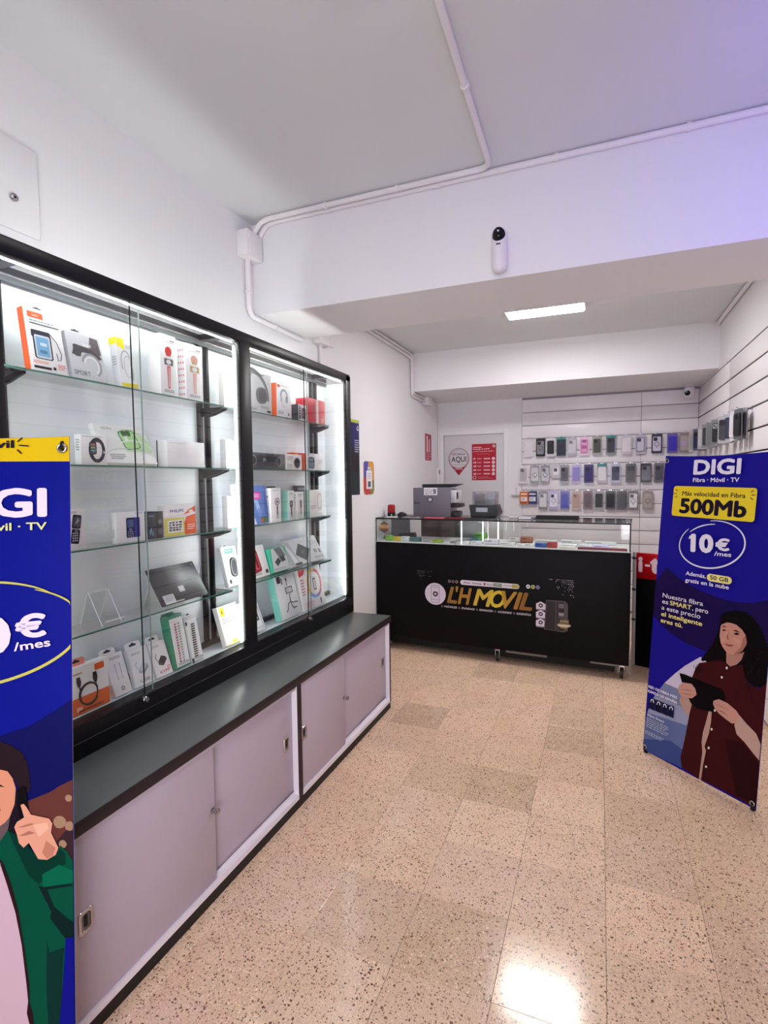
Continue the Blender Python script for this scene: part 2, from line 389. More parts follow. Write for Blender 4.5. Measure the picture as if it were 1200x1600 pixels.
pipe('conduit', [(-1.842, 2.535, 2.75), (-1.842, 2.535, 2.432), (-1.842, 3.10, 2.432)], 0.016, 'white conduit dropping from the junction box and under the beam', [((-1.842, 2.535, 2.56), (0,0,1)), ((-1.842, 2.80, 2.432), (0,1,0))])
jb = MB().box((XL, 2.46, 2.735), (-1.785, 2.60, 2.872), PIPE, bev=0.006).build('junction_box')
tag(jb, 'large white junction box on the left wall below the front ceiling', 'junction box')
MB().box((-1.785, 2.472, 2.747), (-1.780, 2.588, 2.860), PIPE, bev=0.002).build('lid', jb)
j2 = MB().box((XL, 3.29, 2.455), (-1.80, 3.43, 2.525), PIPE, bev=0.006).build('junction_box'); tag(j2, 'small white junction box under the beam above the display cabinet', 'junction box')
MB().box((-1.83, 3.435, 2.462), (-1.80, 3.50, 2.515), PIPE, bev=0.004).build('switch', j2)
pipe('conduit', [(-1.845, 3.36, 2.458), (-1.845, 3.36, 1.3)], 0.010, 'thin white conduit falling behind the display cabinet')
pipe('conduit', [(-1.84, 3.16, 2.80), (-1.84, 5.345, 2.80), (-1.84, 5.345, 2.405), (-1.84, 5.75, 2.405)], 0.012, 'white conduit, outer of the pair along the rear ceiling corner')
pipe('conduit', [(-1.84, 3.16, 2.765), (-1.84, 5.312, 2.765), (-1.84, 5.312, 2.372), (-1.84, 5.75, 2.372)], 0.012, 'white conduit, inner of the pair along the rear ceiling corner')
j3 = MB().box((XL, 5.74, 2.335), (-1.79, 5.90, 2.424), PIPE, bev=0.006).build('junction_box'); tag(j3, 'small white junction box below the rear beam', 'junction box')
pipe('conduit', [(-1.845, 5.90, 2.40), (-1.845, 6.31, 2.40), (-1.845, 6.31, 1.63)], 0.010, 'white conduit down the rear left corner')
tr_ = MB().box((XL, 6.27, 1.0), (-1.835, 6.34, 1.63), PIPE, bev=0.004).build('cable_trunking'); tag(tr_, 'white cable trunking in the rear left corner beside the door', 'trunking')
MB().box((-1.835, 6.285, 1.56), (-1.830, 6.325, 1.61), mat((120, 116, 122), .4, name='switch_plate'), bev=0.002).build('switch', tr_)
pipe('conduit', [(0.915, 3.15, 2.80), (0.915, 5.36, 2.80)], 0.016, 'white conduit along the rear ceiling above the slat wall')
# access hatch on the left wall
ha = MB().box((XL, 0.75, 2.36), (XL+0.012, 1.335, 2.66), WALL, bev=0.003).build('access_hatch'); tag(ha, 'white access hatch on the left wall above the display cabinet', 'hatch')
lk = MB().lathe([(0.013, 0), (0.013, 0.006), (0.009, 0.008)], STEEL, 16, Matrix.Translation((XL+0.012, 1.245, 2.467)) @ Matrix.Rotation(pi/2, 4, 'Y')).build('lock', ha)
MB().lathe([(0.004, 0.0081), (0.004, 0.0088)], BLACK, 10, Matrix.Translation((XL+0.012, 1.245, 2.467)) @ Matrix.Rotation(pi/2, 4, 'Y')).build('keyhole', lk)

# security cameras
CAMW = mat((226, 220, 228), 0.3, name='camera_plastic')
sc1 = empty('security_camera', (-0.449, 2.606, 2.458), label='white upright pill-shaped security camera on the beam', cat='security camera')
b = MB()
prof = [(0.004, 0), (0.02, 0.003), (0.031, 0.012), (0.036, 0.028), (0.037, 0.05), (0.037, 0.150), (0.036, 0.172), (0.031, 0.19), (0.02, 0.201), (0.004, 0.204)]
b.lathe(prof, CAMW, 28, Matrix.Translation((0, -0.042, 0)))
b.build('body', sc1, smooth=60)
MB().box((-0.02, -0.012, 0.04), (0.028, 0, 0.19), CAMW, bev=0.004).build('bracket', sc1)
b = MB(); vs = []; fs = []
for i in range(7):
    for k in range(20):
        r = 1 - i/6; a = 2*pi*k/20
        x = 0.030*r*cos(a); z = 0.165 + 0.031*r*sin(a); vs.append((x, -0.042 - 0.0375*math.sqrt(max(0, 1-(x/0.0376)**2)) - 0.001 - 0.004*(1-r*r), z))
for i in range(6):
    for k in range(20): fs.append((i*20+k, i*20+(k+1) % 20, (i+1)*20+(k+1) % 20, (i+1)*20+k))
b.add(vs, fs, mat((10, 9, 14), 0.08, name='black_gloss')); ey = b.build('lens', sc1, smooth=60)
MB().lathe([(0.005, 0), (0.004, 0.002)], mat((210, 210, 225), 0.1, name='lens_glint'), 12, Matrix.Translation((0.0, -0.0838, 0.178)) @ Matrix.Rotation(pi/2, 4, 'X')).build('lens_highlight', ey)  # pale disc is a highlight painted onto the lens
MB().box((-0.01, -0.0808, 0.118), (0.01, -0.078, 0.124), BLACK, bev=0.001).build('slot', sc1)
sc2 = empty('security_camera', (0.825, 6.22, 2.424), label='white round-headed security camera in the rear right corner', cat='security camera')
MB().lathe([(0.045, 0), (0.045, -0.012), (0.02, -0.016)], CAMW, 20).build('mount', sc2, smooth=50)
MB().box((-0.052, -0.052, -0.135), (0.052, 0.052, -0.014), CAMW, bev=0.034).build('head', sc2, smooth=70)
l2 = MB().lathe([(0.026, 0), (0.025, 0.006), (0.012, 0.009)], mat((8, 8, 10), 0.1, name='black_gloss'), 20, Matrix.Translation((-0.022, -0.05, -0.085)) @ Matrix.Rotation(pi/2+0.25, 4, 'X')).build('lens', sc2, smooth=50)

# ------------------------------------------------------------------ low storage cabinets, worktop
XF = -1.258
CARC = mat((38, 27, 32), 0.45, name='dark_edging')
def storage_unit(y0, y1, label, split, pull):
    o = empty('storage_cabinet', ((XF+XL)/2, (y0+y1)/2, 0), label=label, cat='cabinet', group='low cabinets with sliding doors')
    cx, cy = o.location.x, o.location.y
    def L(b): 
        b.v = [(x-cx, y-cy, z) for x, y, z in b.v]; return b
    b = MB()
    for ya, yb in ((y0, y0+0.017), (y1-0.017, y1)):
        b.box((XL+0.01, ya, 0.045), (XF-0.0015, yb, 0.572), TRACK); b.box((XF-0.0015, ya, 0.045), (XF, yb, 0.572), CARC)
    b.box((XL+0.01, y0+0.017, 0.045), (XL+0.02, y1-0.017, 0.572), LILAC).box((XL+0.02, y0+0.017, 0.045), (XF-0.045, y1-0.017, 0.065), LILAC).box((XL+0.02, y0+0.017, 0.557), (XF-0.006, y1-0.017, 0.572), LILAC)
    L(b).build('carcass', o, smooth=0)
    L(MB().box((XL+0.05, y0, 0), (XF-0.004, y1, 0.045), mat((26, 20, 22), 0.5, name='plinth'))).build('plinth', o, smooth=0)
    L(MB().box((XF-0.045, y0+0.017, 0.0451), (XF, y1-0.017, 0.066), TRACK)
      .box((XF-0.0235, y0+0.017, 0.066), (XF-0.0215, y1-0.017, 0.080), TRACK)).build('track', o, smooth=0)
    for k, (xa, ya, yb) in enumerate(((XF-0.021, y0+0.019, split), (XF-0.041, split-0.04, y1-0.019))):
        d = L(MB().box((xa-0.0005, ya, 0.068), (xa+0.0125, yb, 0.556), LILAC, bev=0.0012)).build('sliding_door', o)
        hy = pull if k == 0 else yb - 0.05
        xs = xa + 0.0125
        b = MB()                                    # recessed finger pull: plate with a rounded cup
        O = rrect(0.046, 0.066, 0.010); I = rrect(0.028, 0.048, 0.008); n = len(O)
        vs = [(xs+0.0008, hy+p, 0.326+q) for p, q in O] + [(xs+0.0032, hy+p*.94, 0.326+q*.96) for p, q in O] + [(xs+0.0032, hy+p, 0.326+q) for p, q in I]
        fs = [(r*n+i, r*n+(i+1) % n, (r+1)*n+(i+1) % n, (r+1)*n+i) for r in (0, 1) for i in range(n)]
        b.add(vs, fs, STEEL)
        vs = [(xs+0.0032, hy+p, 0.326+q) for p, q in I] + [(xs+0.0006, hy+p*.9, 0.326+q*.93) for p, q in I]
        b.add(vs, [(i, (i+1) % n, n+(i+1) % n, n+i) for i in range(n)] + [[n+i for i in range(n)]], mat((120, 114, 116), 0.35, 0.8, name='pull_cup'))
        b.add([(xs+0.0012, hy+p, 0.328+q) for p, q in rrect(0.012, 0.034, 0.004)], [list(range(len(rrect(0.012, 0.034, 0.004))))], mat((18, 16, 18), .6, name='pull_slot'))
        L(b).build('recessed_pull', d, smooth=30)
    M = Matrix.Translation((XF-0.0085, split-0.012, 0.330)) @ Matrix.Rotation(pi/2, 4, 'Y')
    kb = L(MB().lathe([(0.011, 0), (0.011, 0.003), (0.0075, 0.004), (0.0075, 0.016), (0.0105, 0.0175), (0.0105, 0.025), (0.008, 0.027)], STEEL, 18, M)).build('lock_knob', o, smooth=40)
    return o
storage_unit(0.862, 2.0305, 'low white storage cabinet behind the left banner, nearest the viewer', 1.462, 0.945)
storage_unit(2.0315, 3.162, 'low white storage cabinet at the far end, next to the counter', 2.507, 2.079)
wt = MB().box((XL, 0.846, 0.5725), (XF-0.002, 3.178, 0.613), mat((94, 98, 97), 0.3, name='worktop_laminate', var=0.05, bump=0.03), bev=0.001)
wt.box((XF-0.002, 0.846, 0.5725), (XF+0.001, 3.178, 0.6125), CARC, bev=0.001)
tag(wt.build('worktop'), 'long dark grey worktop with brown edge over the low cabinets', 'worktop')

# ------------------------------------------------------------------ glazed display cabinet
DF = -1.535                                  # front plane
dc = empty('display_cabinet', (DF, 2.05, 0.6135), label='tall black framed glass display cabinet with lit shelves', cat='display cabinet')
def DL(b): 
    b.v = [(x-DF, y-2.05, z-0.6135) for x, y, z in b.v]; return b
FB = mat((12, 11, 14), 0.38, name='black_aluminium', var=0.06, spec=0.3)
b = MB()
b.box((DF, 0.92, 0.6135), (-1.60, 3.195, 0.722), FB, bev=0.003)
b.box((DF, 0.92, 2.137), (-1.572, 3.195, 2.192), FB, bev=0.010)
b.box((DF, 2.030, 0.715), (-1.559, 2.113, 2.145), FB, bev=0.003)
b.box((DF, 3.128, 0.715), (-1.559, 3.195, 2.180), FB, bev=0.003)
b.box((DF, 0.92, 0.715), (-1.559, 0.985, 2.180), FB, bev=0.003)
b.box((DF+0.0003, 0.95, 0.668), (DF+0.001, 2.50, 0.6695), STEEL)
DL(b).build('frame', dc)
INW = mat((228, 234, 238), 0.35, name='cabinet_panel', var=0.01)
DL(MB().box((-1.60, 0.925, 0.6135), (-1.735, 3.19, 0.722), INW)).build('floor_panel', dc, smooth=0)
DL(MB().box((-1.725, 0.925, 0.722), (-1.735, 3.19, 2.12), INW)).build('back_panel', dc, smooth=0)
DL(MB().box((-1.5595, 3.180, 0.722), (-1.735, 3.19, 2.137), INW)).build('side_panel', dc, smooth=0)
DL(MB().box((-1.5595, 0.925, 0.722), (-1.735, 0.935, 2.137), INW)).build('side_panel', dc, smooth=0)
DL(MB().box((-1.5725, 0.93, 2.186), (-1.735, 3.185, 2.191), GLASS)).build('glass_top', dc, smooth=0)
RAIL = mat((70, 74, 76), 0.35, 0.6, name='grey_rail')
DL(MB().box((-1.705, 0.936, 2.150), (-1.735, 3.179, 2.172), FB).box((-1.705, 0.936, 2.125), (-1.72, 3.179, 2.143), RAIL).box((-1.708, 0.936, 2.143), (-1.73, 3.179, 2.150), STEEL)).build('rear_rail', dc, smooth=0)
DL(MB().box((-1.705, 0.936, 0.7225), (-1.7245, 3.179, 0.745), RAIL)).build('rear_rail', dc, smooth=0)
for y in (1.06, 1.985, 3.01):
    b = MB()
    for dy in (-0.034, 0.018): b.box((-1.703, y+dy, 0.745), (-1.7245, y+dy+0.018, 2.125), FB, bev=0.002)
    DL(b).build('upright', dc)
    DL(MB().box((-1.585, y-0.02, 2.146), (-1.705, y+0.02, 2.172), FB)).build('cross_bar', dc, smooth=0)
SHELF = [1.843, 1.561, 1.280, 0.998]
for z in SHELF:
    for y in (1.06, 1.985, 2.965):
        b = MB()
        pts = [(-1.704, z-0.006), (-1.592, z-0.006), (-1.592, z-0.014), (-1.660, z-0.036), (-1.704, z-0.045)]
        for dy in (-0.022, 0.014):
            n = len(pts)
            b.add([(x, y+dy, q) for x, q in pts] + [(x, y+dy+0.008, q) for x, q in pts], [list(range(n)), list(range(n, 2*n))[::-1]] + [(i, n+i, n+(i+1) % n, (i+1) % n) for i in range(n)], FB)
        b.box((-1.592, y-0.022, z-0.009), (-1.704, y+0.022, z-0.006), FB)
        DL(b).build('bracket', dc, smooth=0)
    for y0, y1 in ((0.945, 1.972), (1.998, 2.975)):
        g = DL(MB().box((-1.583, y0, z-0.0055), (-1.720, y1, z), GLASS)).build('glass_shelf', dc, smooth=0)
        DL(MB().box((-1.5815, y0, z-0.0055), (-1.583, y1, z), EDGE)).build('polished_edge', g, smooth=0)
LED = emit((0.97, 1.0, 0.96), LED_POWER, 'led')
for y0, y1 in ((0.99, 2.028), (2.115, 3.126)):
    DL(MB().prism([(-1.5725, 2.135), (-1.5725, 2.151), (-1.580, 2.142)], y1-y0, emit((0.97, 1.0, 0.96), LED_TOP, 'led'), Matrix(((1,0,0,0),(0,0,1,y0),(0,1,0,0),(0,0,0,1))))).build('led_strip', dc, smooth=0)
for ya, yb in ((0.9855, 0.992), (2.023, 2.0295), (2.1135, 2.120), (3.121, 3.1275)):
    DL(MB().box((-1.5605, ya, 0.74), (-1.567, yb, 2.12), LED)).build('led_strip', dc, smooth=0)
for x, y0, y1 in ((-1.5385, 1.425, 2.034), (-1.5505, 0.98, 1.475), (-1.5385, 2.607, 3.132), (-1.5505, 2.108, 2.66)):
    g = DL(MB().box((x-0.005, y0, 0.7225), (x, y1, 2.1365), GLASS)).build('glass_door', dc, smooth=0)
    ye = y0 if x > -1.54 else y1
    DL(MB().box((x-0.005, ye-0.0008, 0.7225), (x, ye+0.0012, 2.1365), mat((30, 44, 42), 0.2, name='door_edge') if x > -1.54 else mat((150, 172, 168), 0.2, name='door_edge_pale'))).build('polished_edge', g, smooth=0)
for y in (1.412, 2.598):
    M = Matrix.Translation((DF+0.0002, y, 0.712)) @ Matrix.Rotation(pi/2, 4, 'Y')
    DL(MB().lathe([(0.010, 0), (0.010, 0.012), (0.008, 0.014), (0.008, 0.022), (0.006, 0.0225)], STEEL, 16, M).box((DF-0.002, y-0.02, 0.702), (DF+0.004, y+0.018, 0.722), FB, bev=0.002)).build('lock', dc, smooth=40)
s_ = DL(MB().box((-1.612, 1.10, 2.1915), (-1.665, 1.20, 2.1925), mat((226, 226, 226), .5, name='paper'))).build('sticker', dc, smooth=0)
# ------------------------------------------------------------------ the black counter
CO = Vector((-1.853, 4.335, 0)); CR = radians(-3.744)
CM = Matrix.Translation(CO) @ Matrix.Rotation(CR, 4, 'Z')
def cw(x, y, z=0): return (CM @ Vector((x, y, z)))[:]
ct = empty('display_counter', CO, (0, 0, CR), 'black shop counter on castors with a glass display top', 'counter')
CB = mat((5, 4, 6), 0.55, name='black_laminate', var=0.05, spec=0.15)
CW, CD, CZ, CT = 2.067, 0.50, 0.955, 1.163
MB().box((0.004, 0.018, 0.115), (CW-0.004, CD, CZ-0.004), CB).build('body', ct, smooth=0)
fp = MB().box((0, 0, 0.112), (CW, 0.0178, CZ-0.006), CB, bev=0.001).build('front_panel', ct)
MB().box((0.02, 0.07, 0.035), (CW-0.10, CD-0.04, 0.115), mat((12, 11, 12), 0.7, name='under_shade')).build('under_shade', ct, smooth=0)  # dark block standing in for the shade under the counter
for xa, xb, za in ((1.16, 1.48, .088), (1.80, 1.98, .092)): MB().box((xa, 0.022, za), (xb, 0.045, 0.112), mat((120, 116, 114), 0.45, 0.6, name='rail_metal')).build('rail', ct, smooth=0)
MB().box((0, 0, CZ-0.006), (CW, CD, CZ), mat((206, 208, 206), 0.4, name='deck')).build('deck', ct, smooth=0)
for nm, a, b in (('front_pane', (0.004, 0.003, CZ), (CW-0.004, 0.008, CT-0.008)), ('side_pane', (CW-0.008, 0.009, CZ), (CW-0.003, CD-0.006, CT-0.008)),
                 ('side_pane', (0.003, 0.009, CZ), (0.008, CD-0.006, CT-0.008)), ('back_pane', (0.004, CD-0.005, CZ), (CW-0.004, CD, CT-0.008)), ('top_pane', (0.004, 0.004, CT-0.007), (CW-0.004, CD-0.003, CT-0.001))):
    MB().box(a, b, GLASS).build(nm, ct, smooth=0)
b = MB()
b.box((0, 0, CT-0.010), (CW, 0.004, CT), FB).box((CW-0.0028, 0.0045, CT-0.010), (CW, CD, CT), FB).box((0, 0.0045, CT-0.010), (0.0028, CD, CT), FB).box((0.003, CD-0.0025, CT-0.010), (CW-0.003, CD, CT), FB)
b.box((CW-0.009, 0, CZ), (CW, 0.0028, CT-0.010), FB).box((0, 0, CZ), (0.008, 0.0028, CT-0.010), FB)
b.build('frame', ct, smooth=0)
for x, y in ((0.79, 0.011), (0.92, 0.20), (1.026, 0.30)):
    MB().box((x-0.0045, y, CZ), (x+0.0045, y+0.009, CT-0.010), emit((0.95, 1.0, 0.97), 1.6, 'reflection_strip')).build('reflection_strip', ct, smooth=0)  # glowing strips stand in for reflections in the counter glass
MB().box((0.012, 0.30, CZ), (0.20, 0.312, CT-0.012), mat((88, 88, 94), 0.5, name='grey_panel')).build('inner_panel', ct, smooth=0)
for x in (0.10, 1.088, 2.02):
    for y in (0.055, 0.44):
        ck = empty('caster', (x, y, 0)); ck.parent = ct
        MB().box((-0.022, -0.022, 0.098), (0.022, 0.022, 0.112), STEEL, bev=0.002).box((-0.019, -0.028, 0.045), (-0.014, 0.018, 0.10), STEEL, bev=0.001).box((0.014, -0.028, 0.045), (0.019, 0.018, 0.10), STEEL, bev=0.001).box((-0.019, -0.02, 0.088), (0.019, 0.018, 0.098), STEEL).build('fork', ck)
        W = Matrix.Translation((-0.013, -0.01, 0.037)) @ Matrix.Rotation(pi/2, 4, 'Y')
        MB().lathe([(0.030, 0), (0.037, 0.004), (0.037, 0.022), (0.030, 0.026)], mat((46, 42, 42), 0.6, name='rubber'), 22, W).build('wheel', ck, smooth=50)
        W2 = Matrix.Translation((-0.0142, -0.01, 0.037)) @ Matrix.Rotation(pi/2, 4, 'Y')
        MB().lathe([(0.022, 0), (0.022, 0.0284)], mat((170, 166, 164), 0.4, name='wheel_disc'), 18, W2).build('wheel_disc', ck, smooth=50)
# printed sign on the counter front
p = Print((0, 0, 0), (1,0,0), (0,0,1))
GOLD = [(150,108,44), (168,124,44), (176,132,40), (206,176,58), (214,188,58), (206,174,54), (180,138,44), (158,112,40), (140,96,38)]
PW = (216, 206, 220)
p.ell(0.561, 0.523, 0.094, 0.094, PW, 40)
p.rr(0.561, 0.523, 0.074, 0.150, 0.14, (30, 24, 32)); p.rr(0.561, 0.523, 0.068, 0.144, 0.13, PW)
for k in range(8):
    a = 2*pi*k/8; p.ell(0.563+0.019*cos(a), 0.523+0.019*sin(a), 0.0065, 0.0065, (30, 24, 32), 8)
p.ell(0.563, 0.523, 0.018, 0.018, (30, 24, 32), 16); p.ell(0.563, 0.523, 0.010, 0.010, PW, 14)
p.line([(0.532, 0.575), (0.545, 0.583), (0.557, 0.574), (0.569, 0.583), (0.590, 0.576)], 0.003, (30, 24, 32))
p.line([(0.532, 0.472), (0.552, 0.478), (0.566, 0.470), (0.590, 0.477)], 0.003, (30, 24, 32))
x = 0.660
for ch, wd, c in (("L", .060, 0), ("'", .036, 1), ("H", .090, 1), (" ", .042, 2), ("M", .142, 3), ("O", .094, 4), ("V", .094, 6), ("I", .044, 7), ("L", .074, 8)):
    if ch != ' ':
        if ch == "'": p.poly([(x+.026, .556), (x+.038, .556), (x+.048, .603), (x+.024, .603)], GOLD[c])
        else: p.text(ch, x+0.006, 0.455, 0.142, GOLD[c], width=wd-0.004 + 0.034, bold=0.03, shear=0.28)
    x += wd
p.rr(1.028, 0.641, 0.486, 0.040, 0.5, (222, 214, 222))
p.text('iPhone · Samsung', 0.812, 0.634, 0.014, (30, 26, 30), bold=0.02, width=0.15)
p.rr(0.99, 0.641, 0.016, 0.018, .2, (150, 60, 60)); p.text('Xiaomi', 1.005, 0.634, 0.014, (70, 60, 66), width=0.055)
p.rr(1.098, 0.641, 0.066, 0.026, .1, (86, 128, 90)); p.text('OPPO', 1.098, 0.635, 0.013, (220, 226, 220), 'c', width=0.05)
p.text('HUAWEI', 1.145, 0.635, 0.012, (80, 70, 76), width=0.06); p.rr(1.238, 0.641, 0.056, 0.026, .3, (176, 160, 70))
for q, c in ((1.340, (222, 220, 226)), (1.377, (178, 190, 90)), (1.414, (122, 122, 176))):
    p.ell(q, 0.648, 0.016, 0.016, c, 18); p.rr(q, 0.648, 0.018, 0.008, .3, (90, 86, 96))
for q, c in ((0.690, (140, 120, 126)), (0.722, (126, 100, 112)), (0.754, (150, 126, 112))): p.ell(q, 0.642, 0.013, 0.013, c, 14); p.ell(q, 0.642, 0.006, 0.006, (40, 30, 36), 10)
for k, t in enumerate(('MÓVILES', 'FUNDAS', 'REPARACIÓN', 'ACCESORIOS', 'INFORMÁTICA')):
    q = 0.640 + k*0.152
    p.ell(q - 0.016, 0.424, 0.010, 0.010, (92, 84, 88), 12); p.text(t, q+0.004, 0.416, 0.0165, (200, 194, 198), width=0.112, bold=0.03, shear=0.15)
R_ = random.Random(3); pts = []; fs = []
def dots(x0, x1, z0, z1, keep, c):
    nx = int((x1-x0)/0.014); nz = int((z1-z0)/0.014); pts = []; fs = []
    for i in range(nx):
        for j in range(nz):
            if R_.random() < keep(i/nx, j/nz):
                cx, cz = x0+0.014*i+0.007*(j % 2), z0+0.014*j; r = R_.uniform(.0024, .0050); k = len(pts)
                pts += [(cx-r, cz), (cx, cz-r), (cx+r, cz), (cx, cz+r)]; fs.append((k, k+1, k+2, k+3))
    p.poly(pts, c, fs)
dots(1.49, 1.70, 0.55, 0.745, lambda a, b: max(0, 2.0*(a-0.2)*b + 1.5*max(0, b-.75)*2 - .1), (178, 172, 180))
dots(0.40, 0.56, 0.63, 0.74, lambda a, b: max(0, (1-a)*b*2-.1), (120, 112, 118))
for k, z in enumerate((0.505, 0.438, 0.371)):
    p.poly([(1.402, z-.028), (1.474, z-.028), (1.474, z+.015), (1.438, z+.034), (1.402, z+.015)], PW)
    p.ell(1.438, z+0.002, 0.017, 0.017, (66, 56, 66), 14); p.ell(1.438, z+0.002, 0.007, 0.007, PW, 10); p.rect(1.404, z-.036, 1.472, z-.031, (150, 142, 150))
p.poly([(1.464, 0.322), (1.478, 0.556), (1.618, 0.558), (1.640, 0.535), (1.640, 0.330), (1.610, 0.315)], (84, 74, 80))
p.poly([(1.472, 0.326), (1.486, 0.548), (1.548, 0.548), (1.548, 0.322)], (44, 36, 44)); p.rect(1.556, 0.322, 1.566, 0.548, (26, 22, 26)); p.rect(1.572, 0.325, 1.612, 0.546, (34, 28, 34))
p.rect(1.574, 0.500, 1.610, 0.535, (110, 104, 110)); p.rect(1.574, 0.440, 1.610, 0.465, (150, 140, 150)); p.rect(1.574, 0.420, 1.610, 0.437, (80, 74, 80))
p.poly([(1.560, 0.372), (1.592, 0.345), (1.632, 0.345), (1.664, 0.376), (1.650, 0.382), (1.574, 0.382)], (150, 128, 88)); p.rect(1.580, 0.385, 1.648, 0.415, (104, 90, 62)); p.text('LH MOVIL', 1.614, 0.393, 0.014, (220, 206, 150), 'c', width=0.058)
p.poly([(1.56, .366), (1.575, .374), (1.65, .374), (1.664, .366), (1.64, .358), (1.58, .358)], (206, 196, 176))
p.done(fp, 'printed_sign')
p = Print((0.082, 0.0028, 1.080), (1,0,0), (0,0,1)); p.ell(0, 0, 0.045, 0.048, (24, 22, 24), 30); p.arc(0, 0, 0.040, 0.043, 0.002, (170, 130, 80)); p.rect(-0.043, -0.006, 0.043, 0.022, (196, 158, 108)); p.rect(-0.040, -0.020, 0.040, -0.008, (150, 104, 64)); p.fine(-0.03, 0.010, 0.03, 2, 0.009, (70, 50, 40)); p.rect(-.022, .028, .022, .034, (140, 130, 120)); p.rect(-.02, -.034, .02, -.029, (140, 130, 120))
sl = p.done(ct, 'seal_sticker'); sl['label'] = 'round black and gold seal on the front glass'

# small goods in the counter
def px2x(px): return (px-587.0)/399.0*2.066
GOODS = [(600,614,.048,.05,.05,(120,178,60),'lime green box at the left end inside the counter'),(614.5,628.5,.037,.06,.05,(206,186,50),'yellow box beside the lime green one inside the counter'),
 (629.5,643,.042,.05,.05,(214,218,220),'white box right of the yellow one inside the counter'),(645,663,.034,.06,.06,(64,112,112),'teal packet inside the counter, left half'),
 (667,688,.016,.10,.08,(196,202,200),'flat white packet left of the small lime one'),(687,704,.028,.05,.04,(150,180,60),'small lime green packet lying inside the counter'),
 (706,716,.014,.06,.05,(222,222,222),'small white packet just left of the first reflection strip'),(728,740,.020,.05,.05,(206,208,210),'grey white packet right of the first reflection strip'),
 (747,768,.078,.25,.06,(86,156,44),'bright green box standing at the back of the counter display'),(744,760,.034,.16,.05,(70,150,164),'cyan packet in front of the bright green box'),
 (741,751,.026,.04,.05,(226,228,228),'tiny white box in front of the cyan packet'),(752,771,.028,.05,.06,(224,226,228),'low white box in front of the bright green box'),(774,797,.046,.06,.07,(208,212,216),'pale blue white box in the middle of the counter display'),
 (798,822,.024,.06,.06,(214,216,214),'flat white box right of the pale blue white one'),(805,822,.048,.28,.05,(232,230,226),'white box beside the brown one at the back of the display'),(823,842,.054,.27,.05,(176,118,84),'brown and orange box at the back of the display'),
 (825,838,.018,.06,.06,(226,226,222),'flat white packet below the brown box'),(839,852,.022,.05,.06,(218,220,216),'white packet left of the blue one'),(854,871,.032,.04,.04,(44,86,164),'blue packet standing at the front glass'),
 (871.5,886,.044,.04,.04,(172,52,42),'red packet standing at the front glass'),(887,912,.020,.14,.06,(232,234,236),'white flat box behind the red strip, left'),(913,934,.018,.16,.06,(226,230,236),'white flat box behind the red strip, second'),
 (935,956,.022,.15,.06,(206,204,236),'white flat box tinted for lavender light behind the red strip'),(957,978,.016,.14,.06,(236,238,238),'white flat box behind the red strip at the right end'),(888,912,.014,.05,.05,(226,220,206),'cream packet between the red packet and the red strip'),  # lavender one: purple light put into a white box's colour
 (915,982,.016,.035,.03,(132,44,58),'long dark red strip of packets along the front glass'),(845,880,.030,.28,.05,(228,230,228),'white box lying behind the blue packet'),(885,915,.034,.30,.05,(222,226,224),'white box at the back, right of the display middle'),(920,965,.030,.31,.05,(216,222,220),'long pale box at the back right of the display')]
for x0, x1, h, y, d, c, lab in GOODS:
    xa, xb = px2x(x0), px2x(x1); wd = xb-xa-0.003
    o = MB().box((-wd/2, 0, 0), (wd/2, d, h), mat(c, 0.45, name='carton'), bev=0.0012).build('product_box', loc=cw((xa+xb)/2, y, CZ+0.0002), rot=(0, 0, CR)); tag(o, lab, 'box')
    p = Print((-wd/2, 0, 0), (1,0,0), (0,0,1), wd, h); k = tuple(int(v*0.62) for v in c)
    p.rect(.08, .12, .92, .2, k); p.rect(.08, .62, .55, .78, k); p.done(o, 'print')
    p = Print((-wd/2, 0, h), (1,0,0), (0,1,0), wd, d); p.rect(.1, .15, .9, .85, tuple(min(255, int(v*1.08)) for v in c)); p.fine(.18, .6, .8, 2, .2, k); p.done(o, 'print')
o = MB().tube([(0.02, 0, 0.032), (0.17, 0, 0.036)], 0.030, BLACK, 14).build('speaker', loc=cw(0.12, 0.22, CZ), rot=(0,0,CR), smooth=50); tag(o, 'black cylindrical speaker behind the lime and yellow boxes', 'speaker')

# things standing on the counter
pr = empty('printer', cw(0.455, 0.20, CT+0.0004), (0, 0, radians(-2)), 'grey printer with paper trays standing on the counter', 'printer')
PG = mat((104, 102, 112), 0.45, name='printer_grey'); PD = mat((36, 36, 40), 0.4, name='printer_dark'); PWh = mat((196, 194, 198), 0.4, name='printer_white')
MB().box((-0.173, 0, 0), (0.173, 0.02, 0.262), PG, bev=0.004).build('rear_cover', pr)
MB().box((-0.165, 0.021, 0.006), (0.165, 0.24, 0.25), PWh, bev=0.006).build('body', pr)
MB().prism([(-0.10, 0.262), (0.16, 0.262), (0.245, 0.292), (-0.10, 0.292)], 0.16, PD, Matrix.Translation((0, 0.20, 0)) @ Matrix.Rotation(pi/2, 4, 'X')).build('top_tray', pr, smooth=0)
b = MB(); b.box((0.166, 0.03, 0.125), (0.215, 0.22, 0.238), PWh, bev=0.008).box((0.216, 0.05, 0.16), (0.218, 0.10, 0.22), PD); b.build('side_door', pr)
MB().box((0.166, 0.03, 0.085), (0.245, 0.22, 0.118), PD, bev=0.008).box((0.166, 0.03, 0.0), (0.225, 0.22, 0.05), PD, bev=0.014).build('paper_tray', pr)
p = Print((-0.173, 0, 0), (1,0,0), (0,0,1), 0.346, 0.262, 0.0006)
p.rr(0.48, 0.87, 0.36, 0.25, .08, (226, 226, 228)); p.fine(.33, .92, .56, 4, .045, (150, 150, 156)); p.rect(.55, .79, .63, .95, (120, 120, 126)); p.text('hp', .345, .77, .05, (60,60,66))
